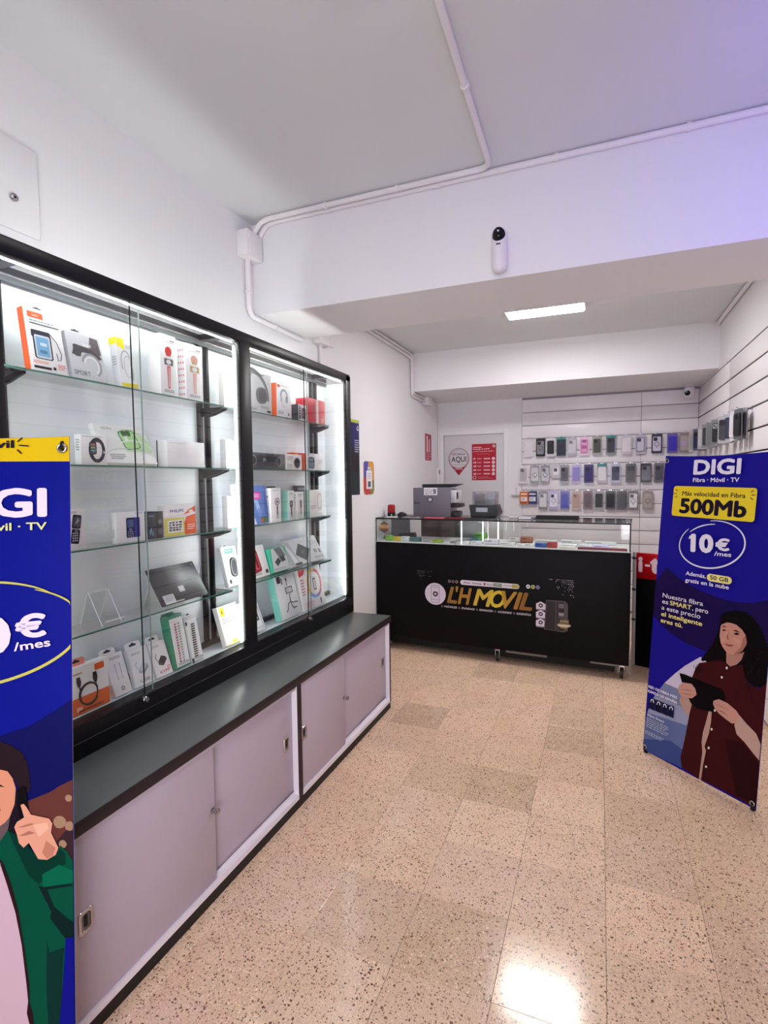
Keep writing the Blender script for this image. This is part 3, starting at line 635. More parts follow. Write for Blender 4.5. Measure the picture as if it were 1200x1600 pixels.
p.ell(0.465, 0.60, 0.072, 0.092, (42, 42, 48), 30); p.ell(0.465, 0.60, 0.050, 0.066, (150, 150, 158), 26); p.text('hp', .465, .565, .075, (236,236,240), 'c', shear=.25, bold=.01); p.rect(0.02, 0.46, 0.19, 0.50, (58, 56, 62)); p.done(pr, 'print')
lp = empty('label_printer', cw(0.915, 0.22, CT+0.0004), (0, 0, CR), 'black label printer with a clear cover on the counter', 'label printer')
MB().prism([(-0.105, 0), (0.11, 0), (0.136, 0.045), (0.112, 0.112), (-0.122, 0.112)], 0.15, mat((14, 14, 16), 0.25, name='black_gloss_plastic'), Matrix.Translation((0, 0.15, 0)) @ Matrix.Rotation(pi/2, 4, 'X')).build('base', lp, smooth=0)
MB().box((-0.06, -0.002, 0.052), (0.04, -0.0002, 0.088), mat((168, 172, 180), 0.3, name='display_grey')).build('display', lp, smooth=0)
b = MB()
for a, c in (((-0.098, 0.01, 0.1125), (0.104, 0.014, 0.222)), ((-0.098, 0.126, 0.1125), (0.104, 0.13, 0.222)), ((-0.098, 0.0145, 0.1125), (-0.094, 0.1255, 0.222)), ((0.10, 0.0145, 0.1125), (0.104, 0.1255, 0.222)), ((-0.098, 0.01, 0.2225), (0.104, 0.13, 0.227))): b.box(a, c, glass((0.80, 0.80, 0.82)))
b.build('clear_cover', lp, smooth=0)
MB().lathe([(0.046, -0.045), (0.048, -0.03), (0.048, 0.03), (0.046, 0.045)], mat((96, 82, 86), 0.5, name='label_roll'), 24, Matrix.Translation((-0.04, 0.07, 0.161)) @ Matrix.Rotation(pi/2, 4, 'Y')).build('label_roll', lp, smooth=40)
MB().box((0.02, 0.03, 0.1125), (0.09, 0.10, 0.165), mat((132, 128, 138), .4, name='mechanism'), bev=.004).build('mechanism', lp)
rd = empty('stamp_holder', cw(0.06, 0.20, CT+0.0004), (0, 0, CR), 'small red and black self-inking stamp at the counter left end', 'stamp')
MB().box((-0.032, -0.02, 0.03), (0.032, 0.03, 0.108), mat((156, 26, 34), 0.35, name='red_plastic'), bev=0.014).build('handle', rd)
MB().box((-0.03, -0.018, 0.0), (-0.016, 0.028, 0.036), BLACK, bev=.002).box((0.016, -0.018, 0.0), (0.03, 0.028, 0.036), BLACK, bev=.002).box((-0.015, -0.015, 0.02), (0.015, 0.025, 0.034), BLACK).build('base', rd)
cr = empty('card_reader', cw(0.175, 0.18, CT+0.0004), (0, 0, radians(14)), 'small black card reader with a cable on the counter', 'card reader')
MB().box((-0.038, -0.02, 0), (0.038, 0.06, 0.030), BLACK, bev=0.008).build('body', cr)
MB().box((-0.024, -0.012, 0.0295), (0.020, 0.045, 0.042), mat((70, 70, 76), .3, name='reader_head'), bev=0.005).build('head', cr)
MB().tube([(0.036, 0.02, 0.006), (0.065, 0.03, 0.004), (0.09, 0.0, 0.004), (0.125, 0.02, 0.004)], 0.0035, BLACK, 8).build('cable', cr, smooth=50)
for x, y, wx, wy, c, lab, nm in ((0.115, 0.06, 0.10, 0.06, (222, 222, 222), 'white paper sheet at the left end of the counter', 'paper_sheet'), (0.30, 0.06, 0.14, 0.08, (150, 146, 156), 'grey leaflet in front of the printer, left', 'leaflet'), (0.52, 0.05, 0.16, 0.09, (206, 92, 110), 'pink leaflet lying in front of the printer', 'leaflet'),
                               (0.70, 0.06, 0.16, 0.14, (104, 28, 42), 'dark red folder between the printer and label printer', 'folder'), (0.885, 0.05, 0.20, 0.12, (40, 34, 38), 'black mat in front of the label printer', 'mat'), (1.19, 0.25, 0.12, 0.12, (196, 192, 196), 'white paper pad left of the long black bar', 'paper_pad')):
    o = MB().box((-wx/2, 0, 0), (wx/2, wy, 0.006 if nm != 'paper_pad' else 0.016), mat(c, 0.5, name='paper'), bev=0.001).build(nm, loc=cw(x, y, CT+0.0003), rot=(0, 0, CR+random.uniform(-.1, .1))); tag(o, lab, nm.replace('_', ' '))
    p = Print((-wx/2, 0, 0.006 if nm != 'paper_pad' else 0.016), (1,0,0), (0,1,0), wx, wy); k = tuple(int(v*.7) for v in c); p.fine(.1, .8, .9, 4, .16, k); p.done(o, 'print')
o = MB().box((-0.165, 0, 0), (0.165, 0.05, 0.034), mat((18, 18, 20), .4, name='black_plastic'), bev=0.006).build('soundbar', loc=cw(1.525, 0.20, CT+0.0003), rot=(0,0,CR)); tag(o, 'long black bar speaker lying on the counter glass', 'soundbar')
MB().box((-0.15, -0.0008, 0.006), (0.15, -0.0002, 0.028), mat((36, 36, 38), .8, name='grille')).build('grille', o, smooth=0)
o = MB().box((-0.06, 0, 0), (0.06, 0.07, 0.02), mat((120, 120, 128), .35, name='grey_plastic'), bev=0.004).build('card_box', loc=cw(1.275, 0.18, CT+0.0003), rot=(0,0,CR)); tag(o, 'small grey box beside the long black bar on the counter', 'box')
MB().box((-0.05, -0.0008, .004), (0.05, -0.0002, .016), CARD).build('front_label', o, smooth=0)

# office chair and backpack behind the counter
oc = empty('office_chair', (-1.53, 5.32, 0), (0, 0, 0.1), 'dark maroon office chair seen through the counter glass', 'chair')
MR = mat((52, 30, 34), 0.8, name='chair_fabric', var=.12, bump=.2)
MB().box((-0.21, -0.06, 0.62), (0.21, 0.02, 1.12), MR, bev=0.05).build('backrest', oc, smooth=60)
MB().box((-0.25, -0.05, 0.46), (0.25, 0.45, 0.54), MR, bev=0.035).build('seat', oc, smooth=60)
MB().tube([(0, 0.2, 0.10), (0, 0.2, 0.46)], 0.03, BLACK, 14).build('post', oc, smooth=40)
MB().tube([(0, 0.1, 0.47), (0, -0.075, 0.47), (0, -0.075, 0.80)], 0.02, BLACK, 8).build('back_support', oc, smooth=40)
for k in range(5):
    a = 2*pi*k/5; x, y = 0.29*cos(a), 0.2+0.29*sin(a)
    MB().tube([(0, 0.2, 0.11), (x, y, 0.075)], [0.026, 0.016], BLACK, 10).build('leg', oc, smooth=40)
    MB().lathe([(0.022, -0.02), (0.03, -0.012), (0.03, 0.012), (0.022, 0.02)], BLACK, 14, Matrix.Translation((x, y, 0.030)) @ Matrix.Rotation(pi/2, 4, 'X')).build('castor_wheel', oc, smooth=40)
st = empty('stool', (-1.16, 5.01, 0), label='dark stool behind the counter carrying a grey green backpack', cat='stool')
MB().lathe([(0.15, 0.60), (0.17, 0.605), (0.175, 0.63), (0.15, 0.65)], BLACK, 24).build('seat', st, smooth=40)
for k in range(4):
    a = pi/4+k*pi/2; MB().tube([(0.11*cos(a), 0.11*sin(a), 0.60), (0.17*cos(a), 0.17*sin(a), 0.0)], 0.013, BLACK, 10).build('leg', st, smooth=40)
bp_ = empty('backpack', (-1.16, 5.01, 0.6505), (0, 0, -.25), 'grey green backpack on the stool behind the counter glass', 'backpack')
BPM = mat((66, 76, 74), 0.8, name='backpack_fabric', var=.15, bump=.2)
MB().box((-0.15, -0.09, 0), (0.15, 0.09, 0.44), BPM, bev=0.075).build('body', bp_, smooth=70)
MB().box((-0.11, -0.135, 0.03), (0.11, -0.08, 0.23), mat((50, 58, 58), .8, name='backpack_pocket', bump=.2), bev=0.027).build('pocket', bp_, smooth=70)
MB().tube([(-0.03, 0.02, 0.43), (-0.03, 0.02, 0.475), (0.03, 0.02, 0.475), (0.03, 0.02, 0.43)], 0.008, BLACK, 8).build('handle', bp_, smooth=50)

# red and black stand right of the counter
rs = empty('promo_stand', (0.250, 4.60, 0), (0, 0, radians(-21)), 'black stand with a red header beside the counter', 'stand')
MB().box((0.024, 0.0, 0.0), (0.50, 0.30, 0.70), CB, bev=0.001).build('body', rs)
hd = MB().box((0.024, -0.004, 0.702), (0.50, 0.03, 0.902), mat((172, 8, 22), .35, name='red_acrylic'), bev=0.001).build('header', rs)
MB().box((-0.004, -0.004, 0), (0.022, 0.022, 0.905), mat((188, 186, 186), .4, .2, name='pale_metal'), bev=.002).build('post', rs)
for z in (0.36, 0.60, 0.85): MB().box((-0.006, -0.007, z), (0.024, -0.0042, z+0.018), DKGREY, bev=.001).build('hinge', rs)
p = Print((0.024, -0.004, 0.702), (1,0,0), (0,0,1), 1, 1); p.text('i', 0.014, 0.050, 0.122, (236, 212, 220), bold=0.045, cap='i'); p.rect(.064, .098, .100, .116, (236, 212, 220)); p.text('t', 0.098, 0.046, 0.125, (236, 212, 220), bold=0.045, cap='t'); p.done(hd, 'lettering')

# door stickers, wall notices
p0 = MB().box((0, 0, 0), (0.292, 0.0015, 0.435), mat((176, 20, 44), .4, name='red_poster')).build('poster', loc=(-1.443, YB+0.0102, 1.481)); tag(p0, 'red price poster with white text on the rear door', 'poster')
p = Print((0, 0, 0), (1,0,0), (0,0,1), 0.292, 0.435); PK = (240, 216, 222)
p.rect(.06, .90, .40, .915, PK); p.text('Recarga tu móvil', .06, .845, .035, PK, width=.66, bold=.02); p.text('y llama al mundo entero', .06, .785, .028, PK, width=.84, bold=.01); p.rect(.2, .72, .74, .728, (214, 120, 136))
for k, t in enumerate(('5€', '10€', '20€', '30€', '40€')):
    y = .59 - k*.104; p.text(t, .06, y-.02, .045, PK, width=.13 if k else .09, bold=.03); p.rect(.22, y-.016, .40, y+.022, (206, 120, 136)); p.rect(.49, y-.018, .76, y+.022, (226, 160, 172)); p.ell(.89, y, .062, .042, PK, 18); p.rect(.865, y-.006, .915, y+.006, (176, 20, 44))
p.ell(.91, .93, .055, .037, PK, 18); p.ell(.905, .925, .03, .02, (176, 20, 44), 14); p.rr(.115, .075, .13, .085, .1, PK); p.rr(.115, .075, .10, .065, .1, (176, 20, 44)); p.rect(.24, .05, .85, .062, (206, 120, 136)); p.rect(.24, .085, .7, .097, (206, 120, 136)); p.done(p0)
pin = []
for i in range(33):
    a = radians(-38 + i*256/32); pin.append((0.128*cos(a), 0.205 + 0.128*sin(a)))
pin.append((0, 0))
p1 = MB().prism(pin, 0.0015, mat((150, 20, 44), .4, name='red_sticker'), Matrix.Rotation(pi/2, 4, 'X')).build('sticker', loc=(-1.605, YB+0.0117, 1.541), smooth=0); tag(p1, 'round map-pin sticker saying aqui on the rear door', 'sticker')
p = Print((0, -0.0015, 0), (1,0,0), (0,0,1)); p.ell(0, .207, .120, .120, (206, 202, 206), 36); p.arc(0, .207, .110, .110, .003, (120, 100, 112)); p.text('AQUI', 0, .165, .066, (40, 26, 36), 'c', bold=.012, width=.185); p.text('RECARGA', 0, .247, .026, (120, 60, 76), 'c', width=.165, bold=.02); p.line([(-.06, .285), (0, .305), (.06, .285)], .003, (120, 60, 76)); p.fine(-.06, .13, .06, 1, .01, (120, 100, 112)); p.rect(-.05, .072, .05, .083, (206, 150, 164)); p.done(p1)
p2 = MB().box((0, 0, 0), (0.0015, 0.235, 0.305), mat((168, 20, 40), .4, name='red_notice')).build('notice', loc=(XL, 5.815, 1.718)); tag(p2, 'narrow red notice on the left wall near the rear corner', 'notice')
p = Print((0.0015, 0, 0), (0,1,0), (0,0,1), .235, .305); p.rr(.32, .62, .2, .62, .2, PK); p.rr(.66, .56, .14, .5, .2, PK); p.rect(.1, .14, .9, .18, (214, 140, 150)); p.rect(.1, .24, .9, .27, (214, 140, 150)); p.rect(.1, .05, .7, .09, (214, 140, 150)); p.done(p2)
p3 = MB().box((0, 0, 0), (0.004, 0.20, 0.61), mat((24, 22, 30), .4, name='dark_leaflet')).build('leaflet_holder', loc=(XL, 3.815, 1.38)); tag(p3, 'tall dark blue leaflet on the left wall behind the display cabinet', 'leaflet')
p = Print((0.004, 0, 0), (0,1,0), (0,0,1), .20, .61); p.rect(.01, .96, .99, .999, (176, 190, 60)); p.rect(.01, .62, .99, .96, (34, 34, 96)); p.text('G', .84, .86, .06, (230, 230, 236), 'c', bold=.02); p.fine(.55, .72, .98, 6, .03, (180, 180, 200)); p.rect(.01, .0, .99, .3, (30, 44, 46)); p.done(p3)
pts = rrect(0.215, 0.285, 0.04)
p4 = MB().prism(pts, 0.006, mat((204, 146, 72), .4, name='sign_orange'), Matrix.Rotation(pi/2, 4, 'Z') @ Matrix.Rotation(pi/2, 4, 'X')).build('wall_sign', loc=(XL, 4.205, 1.518), smooth=0); tag(p4, 'rounded four-colour sign with a white ticket on the left wall', 'sign')
p = Print((0.006, 0, 0), (0,1,0), (0,0,1)); 
p.poly([(-.1065, .135)] + [(-.1065, .0), (-.02, .0), (-.02, .142), (-.08, .142)], (70, 78, 172)); p.poly([(-.1065, 0), (-.1065, -.10), (-.07, -.1415), (.02, -.1415), (.02, 0)], (186, 58, 58)); p.poly([(.02, -.1415), (.07, -.1415), (.1065, -.10), (.1065, -.02), (.02, -.02)], (122, 124, 62))
p.poly([(-.062, -.095), (.062, -.095), (.062, .062), (.03, .062), (.03, .092), (-.03, .092), (-.03, .062), (-.062, .062)], (224, 222, 226)); p.rr(0, .072, .03, .02, .3, (140, 140, 150)); p.fine(-.035, .03, .04, 3, .018, (170, 166, 176)); p.rect(-.03, -.08, .03, -.03, (92, 88, 96)); p.done(p4)
p5 = MB().box((0, -0.05, 0), (0.10, 0, 0.012), mat((206, 204, 206), .4, name='white_metal'), bev=.002).box((0.045, -0.008, 0.012), (0.06, 0, 0.09), mat((206, 204, 206), .4, name='white_metal'), bev=.002).build('wall_bracket', loc=(-0.965, YB, 1.300)); tag(p5, 'small white wall bracket left of the phone cases', 'bracket')
WOMAN_PRINT=[
((30,16,72),[(-0.059,0.938),(0.056,1.022),(0.146,0.969),(0.246,0.934),(0.345,0.915),(0.428,0.911),(0.507,0.924),(0.568,0.948),(0.630,0.983),(0.653,0.682),(0.300,0.643),(0.194,0.655),(0.119,0.678),(0.048,0.715),(-0.051,0.751)]),
((205,195,215),[(0.279,0.606),(0.204,0.538),(0.152,0.480),(0.099,0.413),(0.231,0.407),(0.334,0.431),(0.319,0.611)]),
((120,130,165),[(0.099,0.413),(0.065,0.358),(0.046,0.324),(0.237,0.329),(0.339,0.369),(0.231,0.407)]),
((150,155,185),[(0.046,0.324),(0.025,0.265),(0.011,0.220),(0.229,0.244),(0.303,0.275),(0.237,0.329)]),
((98,112,158),[(0.011,0.220),(-0.006,0.153),(-0.019,0.091),(-0.020,0.051),(0.242,0.088),(0.259,0.257),(0.229,0.244)]),
((62,78,138),[(-0.022,0.070),(-0.016,0.028),(0.011,0.013),(0.232,0.023),(0.256,0.109),(0.158,0.131)]),
((14,9,12),[(0.366,0.833),(0.372,0.844),(0.384,0.848),(0.390,0.860),(0.401,0.858),(0.409,0.867),(0.419,0.865),(0.427,0.874),(0.436,0.871),(0.447,0.877),(0.456,0.872),(0.466,0.878),(0.474,0.873),(0.485,0.874),(0.490,0.865),(0.501,0.866),(0.506,0.857),(0.517,0.858),(0.519,0.847),(0.529,0.845),(0.531,0.835),(0.540,0.833),(0.542,0.823),(0.552,0.820),(0.552,0.809),(0.559,0.804),(0.559,0.794),(0.567,0.789),(0.566,0.778),(0.574,0.773),(0.573,0.762),(0.581,0.756),(0.580,0.744),(0.588,0.739),(0.587,0.727),(0.595,0.721),(0.592,0.710),(0.598,0.703),(0.595,0.693),(0.601,0.686),(0.598,0.675),(0.605,0.669),(0.601,0.659),(0.606,0.651),(0.601,0.640),(0.606,0.632),(0.601,0.622),(0.606,0.614),(0.601,0.604),(0.605,0.594),(0.596,0.588),(0.594,0.577),(0.585,0.571),(0.582,0.559),(0.573,0.561),(0.564,0.553),(0.555,0.555),(0.545,0.547),(0.539,0.554),(0.529,0.551),(0.523,0.559),(0.513,0.556),(0.511,0.566),(0.501,0.568),(0.499,0.578),(0.490,0.580),(0.489,0.589),(0.481,0.595),(0.484,0.607),(0.477,0.613),(0.480,0.624),(0.475,0.628),(0.467,0.634),(0.456,0.630),(0.448,0.636),(0.437,0.632),(0.429,0.639),(0.418,0.634),(0.408,0.640),(0.400,0.630),(0.389,0.631),(0.382,0.621),(0.371,0.621),(0.363,0.611),(0.351,0.612),(0.342,0.602),(0.330,0.602),(0.320,0.591),(0.309,0.597),(0.296,0.590),(0.287,0.592),(0.288,0.605),(0.299,0.615),(0.300,0.628),(0.312,0.637),(0.313,0.649),(0.324,0.658),(0.326,0.670),(0.337,0.679),(0.335,0.690),(0.344,0.701),(0.342,0.712),(0.351,0.722),(0.349,0.733),(0.358,0.744),(0.355,0.756),(0.363,0.766),(0.360,0.777),(0.367,0.789),(0.362,0.800),(0.368,0.812),(0.362,0.823)]),
((15,9,12),[(0.304,0.617),(0.511,0.679),(0.517,0.592),(0.420,0.587),(0.323,0.569)]),
((62,18,22),[(0.278,0.576),(0.321,0.595),(0.376,0.621),(0.410,0.618),(0.422,0.601),(0.464,0.621),(0.482,0.637),(0.496,0.585),(0.521,0.553),(0.564,0.549),(0.601,0.582),(0.608,0.533),(0.613,0.432),(0.608,0.340),(0.605,0.229),(0.597,0.022),(0.581,0.021),(0.424,0.022),(0.325,0.016),(0.232,0.027),(0.220,0.070),(0.235,0.173),(0.248,0.296),(0.214,0.320),(0.197,0.335),(0.219,0.358),(0.241,0.469),(0.259,0.534)]),
((44,12,18),[(0.432,0.261),(0.510,0.283),(0.594,0.217),(0.593,0.028),(0.568,0.034),(0.504,0.032)]),
((176,126,112),[(0.406,0.668),(0.410,0.618),(0.428,0.606),(0.457,0.624),(0.477,0.652),(0.487,0.692),(0.453,0.671)]),
((196,140,122),[(0.370,0.790),(0.402,0.811),(0.428,0.811),(0.469,0.801),(0.495,0.783),(0.497,0.752),(0.492,0.724),(0.477,0.693),(0.454,0.671),(0.428,0.663),(0.406,0.668),(0.388,0.686),(0.376,0.705),(0.368,0.737)]),
((212,158,138),[(0.399,0.763),(0.409,0.765),(0.404,0.733),(0.397,0.731)]),
((206,150,130),[(0.377,0.733),(0.397,0.731),(0.393,0.713),(0.379,0.713)]),
((206,150,130),[(0.431,0.740),(0.460,0.745),(0.468,0.730),(0.443,0.720)]),
((164,108,94),[(0.495,0.783),(0.497,0.752),(0.492,0.724),(0.477,0.693),(0.454,0.671),(0.440,0.667),(0.470,0.711),(0.477,0.753)]),
((14,9,12),[(0.363,0.767),(0.375,0.795),(0.383,0.807),(0.415,0.810),(0.442,0.808),(0.470,0.791),(0.488,0.769),(0.497,0.732),(0.506,0.731),(0.523,0.765),(0.498,0.832),(0.451,0.861),(0.392,0.851),(0.366,0.821)]),
((20,12,14),[(0.373,0.779),(0.386,0.789),(0.400,0.786),(0.387,0.784)]),
((20,12,14),[(0.427,0.777),(0.444,0.783),(0.465,0.775),(0.445,0.776)]),
((35,20,20),[(0.378,0.765),(0.388,0.773),(0.398,0.769),(0.388,0.764)]),
((35,20,20),[(0.432,0.763),(0.446,0.772),(0.462,0.768),(0.447,0.760)]),
((150,96,84),[(0.409,0.769),(0.401,0.738),(0.407,0.730),(0.419,0.730),(0.410,0.736)]),
((142,66,66),[(0.391,0.707),(0.410,0.707),(0.438,0.711),(0.431,0.702),(0.411,0.698)]),
((186,150,136),[(0.349,0.377),(0.361,0.381),(0.362,0.314),(0.356,0.255),(0.340,0.184),(0.349,0.167),(0.340,0.092),(0.336,0.014),(0.325,0.016),(0.329,0.093),(0.332,0.152),(0.324,0.199),(0.327,0.250),(0.340,0.319)]),
((182,146,132),[(0.190,0.373),(0.240,0.385),(0.259,0.359),(0.248,0.295),(0.223,0.312),(0.198,0.339)]),
((12,8,12),[(0.180,0.493),(0.207,0.496),(0.404,0.488),(0.418,0.462),(0.421,0.401),(0.368,0.365),(0.282,0.350),(0.249,0.370),(0.228,0.436),(0.197,0.453)]),
((198,146,130),[(0.183,0.428),(0.202,0.452),(0.249,0.462),(0.270,0.445),(0.280,0.418),(0.259,0.392),(0.227,0.382),(0.202,0.378),(0.182,0.397)]),
((150,100,90),[(0.187,0.414),(0.229,0.425),(0.272,0.431),(0.229,0.421)]),
((150,100,90),[(0.189,0.395),(0.231,0.404),(0.276,0.414),(0.231,0.400)]),
((198,146,130),[(0.366,0.420),(0.391,0.437),(0.432,0.434),(0.474,0.415),(0.494,0.395),(0.483,0.360),(0.459,0.348),(0.431,0.357),(0.396,0.370),(0.375,0.387),(0.365,0.404)]),
((150,100,90),[(0.370,0.409),(0.407,0.409),(0.445,0.404),(0.407,0.405)]),
((150,100,90),[(0.384,0.387),(0.415,0.387),(0.445,0.376),(0.414,0.381)]),
((190,156,144),[(0.493,0.398),(0.523,0.375),(0.568,0.348),(0.597,0.309),(0.596,0.236),(0.569,0.251),(0.523,0.288),(0.485,0.309),(0.471,0.347)]),
((225,215,205),[(0.411,0.598),(0.416,0.603),(0.421,0.599),(0.420,0.591),(0.413,0.589)]),
((225,215,205),[(0.391,0.546),(0.397,0.551),(0.402,0.547),(0.400,0.540),(0.394,0.538)]),
((225,215,205),[(0.371,0.379),(0.377,0.384),(0.382,0.380),(0.381,0.373),(0.374,0.370)]),
((225,215,205),[(0.363,0.284),(0.369,0.289),(0.374,0.286),(0.373,0.278),(0.366,0.275)]),
((225,215,205),[(0.356,0.189),(0.362,0.195),(0.368,0.191),(0.366,0.184),(0.359,0.180)]),
((225,215,205),[(0.351,0.094),(0.357,0.100),(0.362,0.097),(0.361,0.089),(0.354,0.086)]),
((22,24,58),[(0.019,0.307),(0.057,0.310),(0.059,0.248),(0.021,0.248)]),
((225,225,235),[(0.029,0.284),(0.031,0.301),(0.041,0.306),(0.050,0.299),(0.050,0.287),(0.045,0.287),(0.045,0.295),(0.040,0.299),(0.034,0.297),(0.033,0.286)]),
((22,24,58),[(0.058,0.309),(0.095,0.311),(0.097,0.250),(0.060,0.250)]),
((225,225,235),[(0.067,0.286),(0.070,0.302),(0.079,0.307),(0.089,0.300),(0.088,0.289),(0.084,0.289),(0.084,0.297),(0.078,0.301),(0.072,0.299),(0.072,0.287)]),
((22,24,58),[(0.097,0.310),(0.132,0.312),(0.134,0.252),(0.098,0.252)]),
((225,225,235),[(0.105,0.287),(0.107,0.303),(0.117,0.309),(0.126,0.302),(0.125,0.291),(0.121,0.290),(0.121,0.298),(0.116,0.302),(0.110,0.300),(0.109,0.289)]),
((22,24,58),[(0.134,0.311),(0.168,0.314),(0.170,0.254),(0.135,0.254)]),
((225,225,235),[(0.142,0.289),(0.144,0.305),(0.154,0.310),(0.163,0.303),(0.162,0.292),(0.158,0.292),(0.158,0.300),(0.153,0.304),(0.147,0.301),(0.146,0.290)])]
MAN_PRINT=[
((212,178,16),[(0.212,1.649),(0.622,1.603),(0.589,1.539),(0.519,1.540),(0.433,1.542),(0.078,1.550)]),
((8,10,78),[(0.316,0.850),(0.429,0.883),(0.495,0.902),(0.554,0.936),(0.597,0.960),(0.595,0.765),(0.561,0.754),(0.539,0.741),(0.494,0.727),(0.428,0.723),(0.299,0.726)]),
((92,48,42),[(0.485,0.723),(0.539,0.741),(0.561,0.754),(0.595,0.766),(0.593,0.574),(0.555,0.597),(0.489,0.670)]),
((52,32,36),[(0.551,0.621),(0.594,0.665),(0.593,0.569),(0.560,0.597)]),
((150,118,92),[(0.575,0.666),(0.573,0.659),(0.567,0.654),(0.560,0.653),(0.553,0.655),(0.548,0.662),(0.546,0.669),(0.548,0.677),(0.553,0.682),(0.560,0.683),(0.568,0.680),(0.573,0.674)]),
((150,118,92),[(0.594,0.655),(0.592,0.650),(0.588,0.646),(0.583,0.645),(0.577,0.647),(0.573,0.651),(0.572,0.657),(0.573,0.663),(0.577,0.667),(0.583,0.668),(0.588,0.666),(0.592,0.661)]),
((150,118,92),[(0.576,0.614),(0.574,0.609),(0.571,0.606),(0.567,0.606),(0.562,0.607),(0.559,0.611),(0.558,0.616),(0.559,0.621),(0.562,0.624),(0.567,0.625),(0.571,0.623),(0.574,0.619)]),
((150,118,92),[(0.589,0.723),(0.588,0.718),(0.585,0.715),(0.581,0.715),(0.577,0.716),(0.574,0.720),(0.573,0.724),(0.574,0.728),(0.577,0.731),(0.581,0.732),(0.585,0.730),(0.588,0.727)]),
((34,20,26),[(0.377,0.863),(0.382,0.868),(0.389,0.866),(0.393,0.872),(0.400,0.870),(0.405,0.875),(0.411,0.873),(0.420,0.875),(0.428,0.870),(0.436,0.870),(0.441,0.864),(0.449,0.864),(0.454,0.858),(0.461,0.857),(0.465,0.849),(0.472,0.848),(0.475,0.841),(0.482,0.835),(0.482,0.826),(0.489,0.820),(0.488,0.812),(0.493,0.805),(0.491,0.798),(0.495,0.791),(0.493,0.783),(0.497,0.776),(0.494,0.769),(0.498,0.762),(0.495,0.756),(0.495,0.748),(0.488,0.744),(0.488,0.736),(0.482,0.732),(0.479,0.725),(0.480,0.733),(0.474,0.740),(0.474,0.748),(0.469,0.753),(0.470,0.761),(0.464,0.766),(0.464,0.775),(0.458,0.780),(0.456,0.789),(0.449,0.792),(0.446,0.801),(0.437,0.799),(0.428,0.805),(0.422,0.801),(0.415,0.805),(0.409,0.802),(0.402,0.807),(0.396,0.804),(0.389,0.808),(0.383,0.805),(0.378,0.807),(0.374,0.815),(0.378,0.821),(0.375,0.829),(0.379,0.836),(0.375,0.843),(0.379,0.850),(0.375,0.857)]),
((24,16,26),[(0.437,0.741),(0.476,0.752),(0.481,0.661),(0.458,0.643),(0.432,0.652)]),
((204,136,106),[(0.381,0.809),(0.428,0.805),(0.446,0.799),(0.457,0.782),(0.464,0.757),(0.461,0.720),(0.451,0.693),(0.437,0.671),(0.427,0.653),(0.384,0.657)]),
((50,30,30),[(0.415,0.775),(0.428,0.771),(0.440,0.762),(0.428,0.765)]),
((150,60,56),[(0.410,0.715),(0.428,0.718),(0.431,0.709),(0.423,0.699),(0.410,0.699)]),
((92,74,78),[(0.401,0.660),(0.428,0.671),(0.441,0.680),(0.451,0.692),(0.447,0.665),(0.438,0.645),(0.427,0.629),(0.401,0.623)]),
((0,70,50),[(0.341,0.610),(0.427,0.634),(0.446,0.661),(0.467,0.646),(0.493,0.616),(0.515,0.585),(0.555,0.595),(0.561,0.613),(0.578,0.596),(0.594,0.572),(0.591,0.187),(0.490,0.202),(0.490,0.271),(0.474,0.413),(0.453,0.533),(0.427,0.592),(0.401,0.585)]),
((0,46,36),[(0.446,0.661),(0.467,0.646),(0.493,0.616),(0.517,0.582),(0.555,0.592),(0.560,0.606),(0.573,0.593),(0.573,0.567),(0.532,0.552),(0.514,0.526),(0.493,0.547),(0.475,0.587)]),
((0,90,62),[(0.521,0.549),(0.559,0.568),(0.592,0.550),(0.592,0.522),(0.559,0.521),(0.523,0.518)]),
((8,30,30),[(0.512,0.524),(0.524,0.519),(0.586,0.520),(0.592,0.515),(0.532,0.512),(0.547,0.470),(0.572,0.444),(0.592,0.429),(0.592,0.392),(0.570,0.394),(0.538,0.444),(0.541,0.459),(0.525,0.494)]),
((6,44,38),[(0.531,0.392),(0.535,0.363),(0.569,0.371),(0.566,0.350),(0.560,0.191),(0.532,0.195),(0.528,0.289)]),
((190,162,174),[(0.298,0.597),(0.427,0.597),(0.440,0.567),(0.466,0.471),(0.478,0.390),(0.488,0.295),(0.494,0.192),(0.297,0.221)]),
((40,18,24),[(0.427,0.599),(0.438,0.581),(0.453,0.533),(0.468,0.470),(0.480,0.389),(0.491,0.295),(0.491,0.253),(0.498,0.228),(0.501,0.191),(0.493,0.192),(0.485,0.230),(0.488,0.258),(0.485,0.295),(0.475,0.390),(0.462,0.466),(0.444,0.534),(0.430,0.582)]),
((12,14,120),[(0.572,0.393),(0.593,0.394),(0.593,0.168),(0.555,0.173),(0.565,0.284)]),
((10,8,12),[(0.467,0.755),(0.477,0.762),(0.487,0.759),(0.492,0.708),(0.494,0.651),(0.508,0.621),(0.494,0.611),(0.476,0.671),(0.469,0.710)]),
((208,146,120),[(0.475,0.718),(0.482,0.720),(0.488,0.712),(0.498,0.693),(0.538,0.680),(0.545,0.668),(0.542,0.646),(0.558,0.609),(0.552,0.593),(0.533,0.583),(0.513,0.587),(0.493,0.627),(0.481,0.617),(0.471,0.629),(0.467,0.648),(0.461,0.667),(0.467,0.679),(0.483,0.688)]),
((222,166,140),[(0.502,0.669),(0.533,0.671),(0.538,0.656),(0.515,0.639)]),
((176,114,92),[(0.531,0.628),(0.552,0.609),(0.546,0.592),(0.533,0.585),(0.522,0.601)]),
((164,104,86),[(0.469,0.666),(0.498,0.673),(0.505,0.670),(0.480,0.665)]),
((164,104,86),[(0.471,0.646),(0.493,0.655),(0.507,0.649),(0.484,0.645)])]
